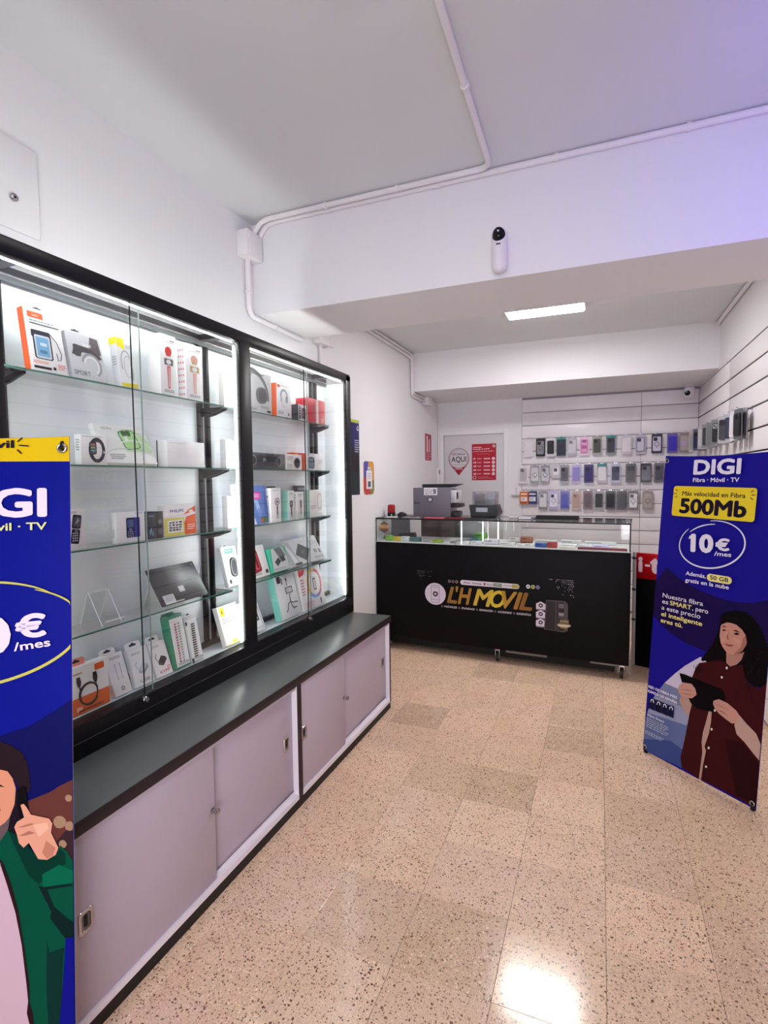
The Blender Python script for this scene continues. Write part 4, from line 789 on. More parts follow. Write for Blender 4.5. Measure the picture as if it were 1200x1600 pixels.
# ------------------------------------------------------------------ phone cases on the slat walls
CHROME = mat((176, 172, 178), .25, 1.0, name='hook_wire')
CLEARP = glass((0.99, 0.99, 0.995), refl=0.10)
_pk = {}
def me_cached(key, fn):
    if key not in _pk: _pk[key] = fn()
    return _pk[key]
def case_pack(loc, rotz, style, label, group, tilt=0.0):
    """blister pack hanging from a hook: clear sleeve, printed card and the case inside; local front is -y, top at z=0"""
    c, card, cam_c, ring, kind = style
    wd, ht = (0.100, 0.205)
    if kind == 'small': ht = 0.15
    if kind == 'box': wd, ht = 0.108, 0.150
    o = bpy.data.objects.new('case_pack', me_cached(('pack', card, kind), lambda: MB().prism(rrect(wd, ht, 0.008, 3, 0, -ht/2), 0.004, mat(card, .5, name='backing_card'), Matrix.Rotation(pi/2, 4, 'X')).mesh('backing_card')))
    COL.objects.link(o); o.location = loc; o.rotation_euler = (tilt, 0, rotz); tag(o, label, 'phone case', group)
    def part(name, key, fn, parent=o):
        q = bpy.data.objects.new(name, me_cached(key, fn)); COL.objects.link(q); q.parent = parent; return q
    if kind == 'box':
        def f():
            b = MB().box((-0.05, -0.026, -0.148), (0.05, -0.0041, -0.006), mat(c, .4, name='carton'), bev=.001)
            return b.mesh('carton')
        part('carton', ('carton', c), f)
        def g():
            p = Print((-0.05, -0.026, -0.148), (1,0,0), (0,0,1), .1, .142); p.rr(.5, .40, .7, .34, .08, (232, 232, 236)); p.rect(.15, .75, .85, .86, (236, 226, 214)); p.fine(.22, .48, .7, 4, .06, tuple(int(v*.6) for v in c)); p.rect(.06, .06, .9, .12, tuple(int(v*.6) for v in c)); return p.mb.mesh('print')
        part('print', ('cprint', c), g); return o
    ch = 0.150 if kind != 'small' else 0.085; cz = -0.030 - ch/2
    cwid = 0.075 if kind != 'small' else 0.06
    part('phone_case', ('case', c, kind), lambda: (lambda b: b.prism(rrect(cwid, ch, 0.012, 4, 0, cz), 0.010, mat(c, .35, name='case_plastic', var=.1), Matrix.Translation((0, -0.0042, 0)) @ Matrix.Rotation(pi/2, 4, 'X')))(MB()).mesh('phone_case'))
    if kind == 'frame':                                  # clear back inside a coloured rim
        part('clear_back', ('back', c), lambda: MB().prism(rrect(cwid-.010, ch-.010, 0.009, 4, 0, cz), 0.0008, mat((206, 202, 212), .25, name='clear_plastic'), Matrix.Translation((0, -0.0144, 0)) @ Matrix.Rotation(pi/2, 4, 'X')).mesh('clear_back'))
    if cam_c:
        part('camera_cutout', ('cam', cam_c, kind), lambda: (lambda b: b.prism(rrect(.036, .038, .008, 4, -cwid*.5+.024, cz+ch/2-.026), .003, mat(cam_c, .3, name='camera_rim'), Matrix.Translation((0, -0.0146, 0)) @ Matrix.Rotation(pi/2, 4, 'X'))
             .prism([(.006*cos(a*pi/6)-cwid*.5+.018, .006*sin(a*pi/6)+cz+ch/2-.019) for a in range(12)], .001, BLACK, Matrix.Translation((0, -0.0178, 0)) @ Matrix.Rotation(pi/2, 4, 'X')).prism([(.006*cos(a*pi/6)-cwid*.5+.031, .006*sin(a*pi/6)+cz+ch/2-.033) for a in range(12)], .001, BLACK, Matrix.Translation((0, -0.0178, 0)) @ Matrix.Rotation(pi/2, 4, 'X')))(MB()).mesh('camera_cutout'))
    if ring:
        part('magnet_ring', ('ring', ring), lambda: MB().ring(.0225, .0024, mat(ring, .4, name='ring_print'), 24, 6, Matrix.Translation((0, -0.0152, cz-.004)) @ Matrix.Rotation(pi/2, 4, 'X')).box((-.0022, -.0164, cz-.044), (.0022, -.0148, cz-.029), mat(ring, .4, name='ring_print')).mesh('magnet_ring'))
    if kind == 'cards':
        def h():
            p = Print((-cwid/2, -.0143, cz-ch/2), (1,0,0), (0,0,1), cwid, ch)
            for k in range(3): p.rr(.5, .2+.24*k, .7, .19, .15, (186, 90, 150) if k % 2 else (226, 170, 204))
            p.rr(.5, .86, .5, .14, .3, (150, 60, 110)); return p.mb.mesh('print')
        part('print', ('cards',), h)
    def sl():
        b = MB(); b.prism(rrect(wd, ht*.96, 0.008, 3, 0, -ht/2), 0.0006, CLEARP, Matrix.Translation((0, -0.0215, 0)) @ Matrix.Rotation(pi/2, 4, 'X')); return b.mesh('clear_sleeve')
    part('clear_sleeve', ('sleeve', kind), sl)
    if kind == 'header':
        part('header_card', ('header', ), lambda: MB().box((-wd/2, -0.0212, -0.024), (wd/2, -0.0043, 0.004), mat((70, 146, 142), .5, name='teal_card'), bev=.001).mesh('header_card'))
    return o
hook_me = MB().tube([(0, 0, 0.010), (0, -0.075, 0.006), (0, -0.092, 0.016)], 0.0022, CHROME, 6).box((-0.014, -0.0015, -0.006), (0.014, 0, 0.018), CHROME).mesh('hook')
def hook(x, y, z, rz, parent):
    q = bpy.data.objects.new('hook', hook_me); COL.objects.link(q); q.location = (x, y, z); q.rotation_euler = (0, 0, rz); q.parent = parent
S = {}
BK = (28, 28, 32); WH = (222, 218, 222); GY = (92, 90, 94); SV = (188, 184, 190)
ROWS = [
 ('top row', 1.945, 0.0, [(135,'clear white boxed',((226,222,226),WH,None,None,'')),(193,'clear black-ringed',((150,146,152),BK,BK,(30,30,34),'')),(242,'black in a white tray',(BK,(226,222,226),(50,50,54),None,'')),(293,'navy teal-headed',((26,28,52),(60,70,86),(50,52,70),None,'header')),
   (341,'pale grey',((212,208,214),(190,188,196),(150,148,156),None,'')),(397,'pink card-printed',((214,130,184),(236,214,228),None,None,'cards')),(453,'olive and black',((74,78,66),(176,176,166),BK,None,'')),(517,'dark grey',((58,58,62),(150,150,154),BK,None,'header')),(583,'white boxed',((228,222,226),(206,202,206),None,None,'')),
   (644,'clear black-framed',((34,34,40),(196,190,204),(60,60,66),None,'frame')),(710,'white black-ringed',((214,206,226),(60,58,66),BK,(28,26,34),'')),(775,'violet glow coloured',((72,54,190),(120,110,170),None,None,'')),(826,'beige',((186,172,160),(150,142,144),None,None,''))]),  # violet one: purple glow put into the case colour
 ('middle row', 1.640, 0.0, [(112,'silver in a white box',((182,178,182),(226,222,226),(110,110,116),None,'')),(166,'silver foil ringed',((206,204,206),(160,158,160),None,(70,68,72),'')),(217,'clear black-ringed',((196,192,198),(150,148,152),(110,106,112),(24,24,28),'')),(267,'white earphone',((236,234,236),(206,202,208),(90,90,96),None,'small')),
   (309,'smoky grey ringed',((104,102,108),(170,168,174),BK,(60,58,62),'')),(364,'lavender',((150,140,206),(196,190,222),None,None,'')),(420,'dark violet',((54,46,110),(92,88,122),BK,None,'')),(477,'white teal-headed',((228,224,228),(186,184,190),None,None,'header')),(537,'black and blue',((24,24,62),(196,196,216),(60,60,90),None,'')),
   (605,'charcoal',((66,66,70),(110,108,112),None,(86,84,88),'')),(667,'grey black-ringed',((120,118,124),(66,64,68),BK,(30,30,34),'')),(722,'slate',((78,78,86),(120,118,124),BK,None,''))]),
 ('bottom row', 1.345, 0.0, [(115,'orange boxed',((206,108,48),(226,214,204),None,None,'box')),(157,'navy boxed',((44,46,112),(120,122,160),None,None,'box')),(208,'silver foil',((206,204,208),(140,138,142),(110,110,116),None,'')),(258,'white black-ringed',((222,216,228),(186,180,214),BK,(28,28,40),'')),(310,'royal blue',((46,52,170),(120,124,190),(60,64,150),None,'')),
   (365,'rose beige',((192,162,150),(206,190,184),(170,140,130),None,'')),(416,'maroon',((74,34,46),(140,112,122),None,None,'')),(465,'dark grey with cutout',((46,46,50),(176,174,178),BK,None,'')),(517,'black',((20,20,23),(110,110,114),(44,44,48),None,'')),(567,'charcoal black',((40,40,44),(96,96,100),None,None,'')),
   (616,'white ringed',((226,222,226),(110,106,112),(90,90,96),(26,26,30),'')),(676,'beige ringed',((184,172,164),(160,152,148),None,(50,44,44),''))])]
ORD = ['first', 'second', 'third', 'fourth', 'fifth', 'sixth', 'seventh', 'eighth', 'ninth', 'tenth', 'eleventh', 'twelfth', 'thirteenth']
def zx2X(zx): return -0.819 + (780 + zx/2.857 - 820) * (0.765+0.819)/(1062-820)
for row, z, _, items in ROWS:
    for k, (zx, nm, sty) in enumerate(items):
        x = zx2X(zx)
        hook(x, YB, z, 0, wb)
        bx = sty[4] == 'box'
        case_pack((x + random.uniform(-.004, .004), YB-0.030-random.uniform(0, .02), z+0.004), random.uniform(-.08, .08), sty, f'{nm} phone case, {ORD[k]} from left, {row} of back wall', 'phone cases on the back wall', -0.03)
RIGHT = [(4.24,'black',((24,24,28),(92,92,96),BK,None,''),0.10),(4.36,'white',((216,214,218),(206,204,206),None,None,''),0.11),(4.50,'navy',((38,40,74),(176,176,186),None,None,''),0.10),(4.66,'dark grey marked',((66,66,70),(170,170,174),(40,40,44),None,''),0.09),(4.92,'black with lens cutout',((38,38,42),(120,120,124),(150,148,152),None,''),0.09),
         (5.16,'mid grey',((110,112,112),(120,118,120),None,None,''),0.08),(5.34,'charcoal',((50,52,54),(130,130,132),None,None,''),0.08),(5.56,'silver',((190,190,192),(170,168,172),None,None,''),0.08),(5.82,'dark blue',((30,34,78),(90,92,112),BK,None,''),0.07),(6.08,'pale grey',((170,166,168),(196,190,192),None,None,''),0.07)]
for k, (y, nm, sty, dx) in enumerate(RIGHT):
    hook(XR, y, 1.945, radians(-90), wr)
    case_pack((XR-0.075, y, 1.949), radians(-74 if k < 3 else -40), sty, f'{nm} phone case, {ORD[k]} from the viewer along the right slat wall', 'phone cases on the right wall')
    c2 = random.choice([((60,60,64),(150,150,154),BK,None,''), ((196,194,196),(206,204,206),None,None,''), ((40,42,60),(180,180,186),None,None,'')])
    case_pack((XR-0.045, y+0.012 if k < 3 else y+0.035, 1.949), radians(-74 if k < 3 else -44), c2, f'phone case hanging behind the {nm} one, {ORD[k]} hook, right wall', 'phone cases on the right wall')

# ------------------------------------------------------------------ X-banners
def banner(a, u, v, W, H, sheet_c, label, draw, sag, drop=0.0):
    u = Vector(u).normalized(); v = Vector(v); v = (v - u*v.dot(u)).normalized(); back = -(u.cross(v)).normalized()
    M = Matrix((u, back, v)).transposed().to_4x4(); M.translation = Vector(a) + u*(W/2)
    o = empty('roll_up_banner' if False else 'banner_stand', label=label, cat='banner'); o.matrix_world = M
    def topz(x): return H - sag*(1 - (2*x/W)**2)           # x from the middle
    n = 24; xs = [-W/2 + W*i/n for i in range(n+1)]
    out = [(-W/2, 0.012), (W/2, 0.012)] + [(x, topz(x)) for x in xs[::-1]]
    side = mat((206, 204, 220), .5, name='banner_edge')
    b = MB(); k = len(out)
    b.add([(x, 0, z) for x, z in out], [list(range(k))], mat(sheet_c, .45, name='banner_vinyl', var=.03, spec=.08))
    b.add([(x, 0, z) for x, z in out] + [(x, 0.0012, z) for x, z in out], [(i, k+i, k+(i+1) % k, (i+1) % k) for i in range(k)] + [[k+i for i in range(k)][::-1]], side)
    sh = b.build('sheet', o, smooth=0)
    p = Print((-W/2, 0, 0), (1,0,0), (0,0,1), 1, 1, rough=.42); draw(p, topz, W); pr_ = p.done(o, 'printed_artwork')
    for x, z in ((-W/2+.016, .034), (W/2-.016, .034), (-W/2+.016, H-.030), (W/2-.016, H-.030)):
        MB().ring(0.0092, 0.0030, STEEL, 18, 8, Matrix.Translation((x, -0.0055, z)) @ Matrix.Rotation(pi/2, 4, 'X')).build('grommet', o, smooth=60)
        s = -1 if z < .5 else 1
        MB().tube([(x, 0.012, z+s*.018), (x, -0.006, z+s*.014), (x, -0.010, z), (x, 0.006, z-s*.004)], 0.0036, BLACK, 8).build('hook_clip', o, smooth=60)
    MB().tube([(-W/2+.016, 0.010, .016), (0, 0.045, H*.47), (W/2-.016, 0.010, H-.016)], 0.006, DKGREY, 8).build('pole', o, smooth=50)
    MB().tube([(W/2-.016, 0.010, .016), (0, 0.058, H*.47), (-W/2+.016, 0.010, H-.016)], 0.006, DKGREY, 8).build('pole', o, smooth=50)
    MB().box((-0.03, 0.036, H*.47-.03), (0.03, 0.068, H*.47+.03), BLACK, bev=.006).build('hub', o)
    for s in (-1, 1): MB().box((s*(W/2-.016)-.009, -0.004, -drop), (s*(W/2-.016)+.009, 0.016, 0.020), BLACK, bev=.003).build('foot', o)
    return o
INKW = (232, 226, 238); YEL = (232, 206, 48); YEL2 = (236, 222, 140); DKB = (30, 22, 40)
def art_right(p, topz, W):
    p.xmax = W-.0006; p.spec = 0.06
    for c, pts in WOMAN_PRINT: p.poly([(min(max(x, .001), W-.001), max(y, .014)) for x, y in pts], c)
    R = random.Random(11)
    for k in range(46):                                   # curls over the printed hair
        x = R.choice((R.uniform(.262, .315), R.uniform(.475, .575), R.uniform(.475, .575))); z = R.uniform(.525, .56) if x < .43 else R.uniform(.46, .74)
        p.arc(x, z, R.uniform(.006, .014), R.uniform(.008, .018), .0022, R.choice(((44, 30, 34), (34, 22, 26), (26, 16, 20))), R.uniform(0, 180), R.uniform(220, 330), n=10, taper=True)
    p.text('DIGI', .176, 1.511, .075, INKW, width=.236, bold=.035)
    p.text('Fibra · Móvil · TV', .178, 1.474, .021, INKW, width=.230, bold=.02)
    a = radians(-2.2)
    p.rr(.283, 1.372, .418, .156, .09, YEL, rot=-1.0)
    p.text('Más velocidad en Fibra', .284, 1.402, .022, DKB, 'c', bold=.02, width=.318, rot=-1)
    p.text('500Mb', .284, 1.310, .078, DKB, 'c', bold=.04, width=.338, rot=-1)
    for x, s in ((.098, -1), (.466, 1)):
        for dx, dz, ex, ez in ((0, .012, .012, .022), (.003, 0, .020, 0), (0, -.012, .012, -.022)): p.line([(x+s*dx, 1.414+dz), (x+s*ex, 1.414+ez)], .0035, DKB)
    p.arc(.296, 1.168, .165, .115, .0075, INKW, -232, 85, rot=12, n=60, taper=True)
    p.arc(.296, 1.160, .150, .106, .006, INKW, 75, 130, rot=12, n=20, taper=True)
    p.poly([(.181, 1.184), (.184, 1.199), (.208, 1.2125), (.214, 1.2125), (.214, 1.190), (.206, 1.192)], INKW); p.text('10', .196, 1.120, .092, INKW, bold=.05, width=.118, rot=3)
    p.text('€', .322, 1.142, .056, INKW, bold=.04, width=.070, rot=3); p.text('/mes', .320, 1.116, .021, INKW, bold=.02, width=.082, rot=3)
    p.text('Además,', .181, 1.000, .020, INKW, bold=.02, width=.106); p.rr(.353, 1.008, .122, .036, .5, YEL2); p.text('50 GB', .353, .999, .020, DKB, 'c', bold=.02, width=.090)
    p.text('gratis en la nube', .181, .966, .020, INKW, bold=.02, width=.222)
    for t, z, wd, c, bd in (('Nuestra fibra', .862, .224, INKW, .008), ('es', .830, .036, INKW, .008), ('a este precio', .797, .216, INKW, .008), ('el inteligente', .763, .228, YEL2, .022), ('eres tú.', .729, .126, YEL2, .022)):
        p.text(t, .061, z, .023, c, bold=bd, width=wd)
    p.text('SMART', .107, .830, .023, YEL2, bold=.022, width=.120); p.text(', pero', .232, .830, .023, INKW, bold=.008, width=.082)
    p.text('RED DE FIBRA MÁS', .020, .362, .014, INKW, bold=.03, width=.168); p.text('RÁPIDA DE ESPAÑA', .019, .337, .014, INKW, bold=.03, width=.172)
    p.text('Fibra Smart', .028, .212, .012, INKW, bold=.02, width=.10); p.fine(.024, .196, .165, 5, .011, (170, 178, 205), seed=4); p.fine(.022, .125, .14, 2, .011, (170, 178, 205), seed=8)
def art_left(p, topz, W):
    p.xmax = W-.0006; p.spec = 0.06
    for c, pts in MAN_PRINT: p.poly([(min(max(x, .001), W-.001), min(max(y, .014), topz(x-W/2)-.0005)) for x, y in pts], c) if c != (212, 178, 16) else p.poly([(.0005, 1.541), (W-.0005, 1.5385)] + [(W*i/20, topz(W*i/20-W/2)-.0004) for i in range(20, -1, -1)][0:21], c)
    p.text('Móvil', .467, 1.571, .019, DKB, 'r', bold=.03, width=.100); p.text('Fibra +', .352, 1.571, .019, DKB, 'r', bold=.03, width=.125)
    for x0, z0, x1, z1 in ((.475, 1.586, .486, 1.596), (.478, 1.5775, .500, 1.5755), (.474, 1.567, .484, 1.557)): p.line([(x0, z0), (x1, z1)], .003, DKB)
    p.text('DIGI', .5405, 1.4035, .070, (222, 208, 232), 'r', width=.255, bold=.035)
    p.text('Fibra · Móvil · TV', .5395, 1.372, .0185, (206, 208, 150), 'r', width=.265, bold=.02)
    p.text('10', .4590, 1.078, .092, (222, 208, 232), 'r', bold=.05, width=.135, rot=2)
    p.text('€', .468, 1.112, .054, (222, 208, 232), bold=.04, width=.070, rot=3); p.text('/mes', .4645, 1.083, .020, (222, 208, 232), bold=.02, width=.082, rot=6)
    p.arc(.375, 1.118, .245, .115, .0070, (190, 182, 90), -160, 52, rot=8, n=60, taper=True)
    p.arc(.375, 1.120, .235, .128, .006, (190, 182, 90), 40, 150, rot=6, n=40, taper=True)
banner((0.232, 3.132, 0.0), (0.723, -0.691, 0.0), (0.057, 0.06, 0.997), 0.591, 1.617, (26, 18, 138), 'blue standing banner at right showing a woman with a tablet', art_right, 0.012)
banner((-1.653, 0.510, 0.021), (0.866, 0.5, 0.0), (-0.042, 0.072, 0.997), 0.591, 1.600, (0, 10, 124), 'blue standing banner at left edge, yellow top strip, man on phone', art_left, 0.006, 0.0205)
# ------------------------------------------------------------------ goods in the display cabinet
ZS = dict(L1=1.8435, L2=1.5615, L3=1.2805, L4=0.9985, F=0.7225)
def pkg(sh, y0, w, h, lean, d, body, label, draw, xf=-1.603, yaw=0, tab=None, name='product_box', left=None, cat='box', shape=None):
    """a carton: front on +x, standing on its shelf and leaning back by `lean` degrees; draw() prints its front, left() its near side"""
    L = radians(lean); hh = h
    b = MB()
    if shape: b.prism([(y*w, z*h) for y, z in shape], d, mat(body, .42, name='carton'), Matrix(((0,0,1,-d),(1,0,0,0),(0,1,0,0),(0,0,0,1))))
    else: b.box((-d, 0, 0), (0, w, h), mat(body, .42, name='carton', var=.02), bev=0.0012)
    o = b.build(name, loc=(xf, y0, ZS[sh] + d*sin(max(0, L)) + .0002), rot=(0, -L, radians(yaw)), smooth=30); tag(o, label, cat)
    p = Print((0, 0, 0), (0,1,0), (0,0,1), w, h); draw(p); p.done(o, 'front_print')
    if left:
        p = Print((-d, 0, 0), (1,0,0), (0,0,1), d, h); left(p); p.done(o, 'side_print')
    if tab:
        ty, tw, th, tc = tab
        P = [(ty*w-tw*w/2, 0), (ty*w+tw*w/2, 0), (ty*w+tw*w/2, th*h*.75), (ty*w+tw*w*.4, th*h), (ty*w-tw*w*.4, th*h), (ty*w-tw*w/2, th*h*.75)]
        MB().prism(P, 0.0015, mat(tc, .45, name='card'), Matrix(((0,0,1,-d*.5),(1,0,0,0),(0,1,0,h-.0005),(0,0,0,1)))).build('hang_tab', o, smooth=0)
        q = Print((-d*.5+.0015, 0, h), (0,1,0), (0,0,1), w, h); q.rr(ty, th*.55, tw*.45, th*.28, .45, (40, 40, 44)); q.ell(ty, th*.68, tw*.1, th*.18, (40, 40, 44), 12); q.done(o, 'euro_slot')
    return o
W0 = (246, 246, 246); G1 = (150, 150, 154); K0 = (34, 34, 38); OR = (232, 98, 38)
def d_pouch(p):
    p.rr(.30, .90, .42, .10, .15, OR); p.text('hoco', .30, .88, .035, (250, 220, 206), 'c', bold=.02); p.fine(.12, .80, .8, 1, .03, (120, 120, 124), .016); p.rect(.12, .755, .93, .772, (70, 70, 74))
    p.rr(.38, .60, .52, .12, .2, (44, 46, 50)); p.rr(.40, .41, .50, .42, .13, (40, 42, 46)); p.rr(.40, .40, .42, .37, .1, (214, 222, 226)); p.rr(.40, .40, .34, .31, .08, (122, 176, 214)); p.rr(.42, .44, .18, .05, .2, (214, 230, 240)); p.rr(.40, .32, .2, .05, .2, (90, 130, 170))
    p.line([(.62, .64), (.80, .52), (.90, .34), (.86, .24), (.78, .22), (.76, .34)], .003, (90, 92, 96)); p.fine(.08, .15, .5, 2, .025, (226, 120, 70)); p.rect(.08, .04, .55, .08, K0); p.fine(.75, .14, .97, 3, .03, (214, 90, 80)); p.rr(.64, .075, .08, .05, .2, K0)
pkg('L1', 1.107, .118, .195, 8, .026, W0, 'white and orange waterproof phone pouch box, top shelf, far left', d_pouch, left=lambda p: p.rect(0.001, 0.001, .999, .999, OR), tab=(.45, .5, .08, W0))
def d_sport(p):
    p.rect(.01, .01, .99, .99, (196, 198, 202)); p.rr(.26, .62, .2, .26, .3, (70, 70, 74)); p.rr(.26, .62, .13, .17, .3, (180, 186, 190)); p.poly([(.10, .52), (.18, .70), (.36, .74), (.60, .72), (.88, .64), (.96, .52), (.86, .50), (.62, .60), (.40, .60), (.30, .50)], (66, 66, 70))
    p.poly([(.62, .72), (.70, .98), (.92, .96), (.96, .62), (.86, .60)], (92, 84, 88)); p.arc(.62, .34, .26, .24, .008, (150, 152, 156), -60, 170); p.arc(.62, .34, .20, .18, .005, (226, 228, 230), -60, 170); p.text('band', .46, .74, .07, (232, 232, 232), bold=.02); p.text('SPORT', .07, .09, .09, (70, 72, 76), width=.46)
pkg('L1', 1.244, .132, .160, 12, .016, (170, 168, 174), 'grey sport watch band box, top shelf, second from the left', d_sport, tab=(.35, .5, .12, (206, 220, 216)))
def d_ycab(p):
    p.rect(.01, .01, .99, .99, (226, 228, 230)); p.poly([(.01, .82), (.45, .76), (.45, .99), (.01, .99)], (236, 216, 30)); p.arc(.45, .48, .30, .26, .006, (170, 174, 178), 30, 210); p.arc(.52, .42, .22, .22, .005, (196, 198, 202), 0, 330); p.line([(.72, .50), (.80, .30), (.74, .16)], .008, (176, 178, 182)); p.poly([(.01, .01), (.99, .01), (.99, .10), (.01, .07)], (236, 216, 30)); p.fine(.5, .86, .94, 3, .03, G1)
pkg('L1', 1.438, .072, .182, 8, .036, (214, 216, 220), 'white cable box with yellow corners on the top shelf', d_ycab, left=lambda p: (p.rect(0, .86, 1, 1, (236, 216, 30)), p.fine(.2, .6, .8, 4, .05, G1)))
def d_mic(c1, c2, c3):
    def f(p):
        p.ell(.52, .735, .21, .075, c1, 30); p.rr(.52, .67, .30, .03, .3, c3); p.rr(.52, .56, .62, .13, .1, (226, 226, 228)); p.rr(.52, .56, .54, .10, .1, c3 if c2 else (90, 90, 96)); p.ell(.52, .56, .16, .04, (236, 236, 238), 16)
        p.poly([(.41, .49), (.63, .49), (.59, .13), (.45, .13)], c1); p.line([(.50, .47), (.50, .15)], .003, (244, 220, 216)); p.line([(.55, .47), (.55, .15)], .003, (244, 220, 216)); p.fine(.2, .09, .85, 2, .025, (120, 120, 124)); p.rect(.60, .90, .92, .92, (120, 120, 124)); p.fine(.3, .87, .92, 1, .03, (176, 176, 180))
    return f
pkg('L1', 1.619, .083, .240, 0, .062, W0, 'white box picturing a red karaoke microphone, top shelf', d_mic((206, 40, 44), 0, (214, 60, 60)), xf=-1.600)
pkg('L1', 1.757, .098, .234, 0, .045, W0, 'white box picturing a pink and gold microphone, top shelf', d_mic((226, 170, 152), 1, (196, 168, 92)), xf=-1.600, left=lambda p: [p.ell(.25+.25*(k % 3), .1+.11*(k//3), .09, .022, (216, 150, 160), 8) for k in range(24)])
def d_icons(p):
    p.rect(.05, .93, .9, .955, (90, 90, 94))
    for k in range(8): p.rr(.22+.36*(k % 2), .80-.19*(k//2), .24, .12, .2, (206, 208, 210))
pkg('L1', 2.000, .104, .157, 0, .03, (240, 240, 236), 'white box of small icons at the left end of the right top shelf', d_icons)
def d_watch(p):
    p.fine(.06, .93, .8, 1, .04, G1); p.arc(.60, .50, .26, .36, .012, (36, 38, 44)); p.arc(.62, .48, .24, .33, .008, (52, 54, 62)); p.rr(.44, .56, .28, .42, .25, (30, 32, 38)); p.rr(.44, .56, .22, .35, .2, (84, 96, 110)); p.rect(.36, .66, .52, .70, (226, 120, 70)); p.rect(.36, .56, .52, .60, (196, 206, 90)); p.rect(.36, .46, .52, .50, (120, 190, 206)); p.rr(.86, .44, .05, .08, .3, (226, 226, 230))
pkg('L2', 1.255, .100, .101, 0, .03, W0, 'white smartwatch box on the second shelf, left', d_watch, xf=-1.595, left=lambda p: p.fine(.2, .8, .8, 5, .08, G1))
def d_green(p):
    p.text('S23 Pro', .14, .86, .06, (120, 122, 124), bold=.01); p.poly([(.45, .30), (.52, .90), (.78, .92), (.99, .60), (.99, .30)], (196, 226, 176)); p.rr(.60, .62, .34, .50, .2, (70, 130, 70), rot=8); p.rr(.60, .62, .30, .45, .2, (176, 222, 150), rot=8); p.ell(.53, .78, .05, .09, (60, 100, 60), 16); p.ell(.62, .80, .05, .09, (60, 100, 60), 16); p.ell(.54, .64, .045, .08, (220, 236, 214), 16); p.arc(.65, .30, .36, .30, .004, (240, 246, 238), 0, 160); p.arc(.5, .1, .5, .28, .003, (200, 206, 200), 20, 160); p.fine(.1, .2, .4, 3, .05, G1)
pkg('L2', 1.358, .228, .160, 27, .022, (236, 238, 236), 'white phone box with a green phone, leaning on the second shelf', d_green, xf=-1.598)
pkg('L2', 1.641, .215, .107, 0, .055, W0, 'plain white box on the second shelf of the left bay', lambda p: (p.fine(.06, .9, .5, 1, .05, (214, 214, 216)), p.rect(.0, .0, 1, .012, (206, 206, 208))), left=lambda p: p.rect(0, 0, .12, 1, (60, 60, 64)), name='product_box')
def d_sab(p): p.text('SAB-6908', .63, .10, .20, (92, 104, 130), rot=90, width=.82*1.0)
def d_sab(p): p.text('SAB-6908', .66, .12, .16, (84, 92, 124), rot=90, bold=.01)
pkg('L2', 2.002, .092, .133, 0, .033, W0, 'white box lettered SAB-6908 on the second shelf of the right bay', d_sab)
def d_flip(p):
    p.fine(.1, .93, .6, 2, .03, G1); p.rr(.56, .69, .44, .34, .15, (40, 34, 36), rot=-9); p.rr(.57, .69, .34, .25, .1, (92, 88, 92), rot=-9); p.poly([(.46, .62), (.62, .80), (.70, .70)], (170, 170, 176)); p.rr(.46, .33, .42, .36, .15, (36, 32, 34), rot=-9)
    for k in range(12): p.rr(.36+.10*(k % 3)-.013*(k//3), .41-.06*(k//3), .07, .035, .3, (214, 214, 216))
    p.ell(.49, .47, .09, .035, (120, 118, 122), 14)
pkg('L3', 1.192, .072, .134, 0, .03, W0, 'white flip phone box beside the left banner on the third shelf', d_flip)
def d_nok(p):
    p.fine(.66, .93, .94, 1, .04, (90, 110, 190)); p.rr(.66, .48, .30, .66, .12, (70, 60, 160)); p.rr(.47, .48, .28, .66, .15, (36, 40, 62)); p.rr(.47, .62, .22, .26, .1, (92, 106, 150)); p.ell(.47, .42, .06, .05, (120, 126, 160), 14)
    for k in range(12): p.rr(.40+.07*(k % 3), .35-.06*(k//3), .045, .032, .3, (170, 174, 206))
pkg('L3', 1.387, .128, .112, 0, .027, W0, 'white feature phone box with a dark blue phone, third shelf', d_nok, left=lambda p: p.text('Mobile', .60, .20, .07, (150, 154, 160), rot=90))
pkg('L3', 1.522, .050, .107, 0, .04, (26, 32, 52), 'dark navy earphone box on the third shelf, left of its black twin', lambda p: (p.rr(.5, .84, .5, .04, .3, (120, 130, 150)), p.poly([(.3, .12), (.55, .30), (.5, .44), (.3, .30)], (96, 150, 170)), p.ell(.6, .2, .12, .09, (70, 120, 140), 14)))
pkg('L3', 1.5735, .033, .105, 0, .04, (20, 20, 26), 'black earbuds box on the third shelf beside the orange and white pack', lambda p: (p.ell(.5, .62, .3, .09, (110, 116, 124), 16), p.ell(.5, .26, .34, .11, (70, 84, 96), 16)))
def d_phil(p):
    p.poly([(.0, .62), (1, .70), (1, 1), (.08, 1)], (238, 238, 238)); p.text('PHILIPS', .20, .74, .095, (74, 84, 170), bold=.02, width=.42); p.poly([(.62, .0), (1, .0), (1, .66), (.70, .58), (.62, .40)], OR); p.poly([(.60, .66), (1, .72), (1, .92), (.78, .80)], (226, 110, 70)); p.ell(.86, .74, .07, .06, (240, 226, 220), 14); p.poly([(.0, .0), (.62, .0), (.62, .56), (.0, .58)], (214, 206, 90)); p.rect(.10, .10, .58, .50, (236, 234, 230))
    R = random.Random(5)
    for k in range(16): p.rect(.14+.10*(k % 4), .16+.08*(k//4), .14+.10*(k % 4)+.05+.04*R.random(), .20+.08*(k//4)+.02*R.random(), (70, 70, 76))
    p.fine(.70, .30, .95, 3, .07, (250, 216, 200))
pkg('L3', 1.612, .178, .128, 2, .03, (228, 226, 222), 'orange, yellow and white headset pack on the third shelf', d_phil)
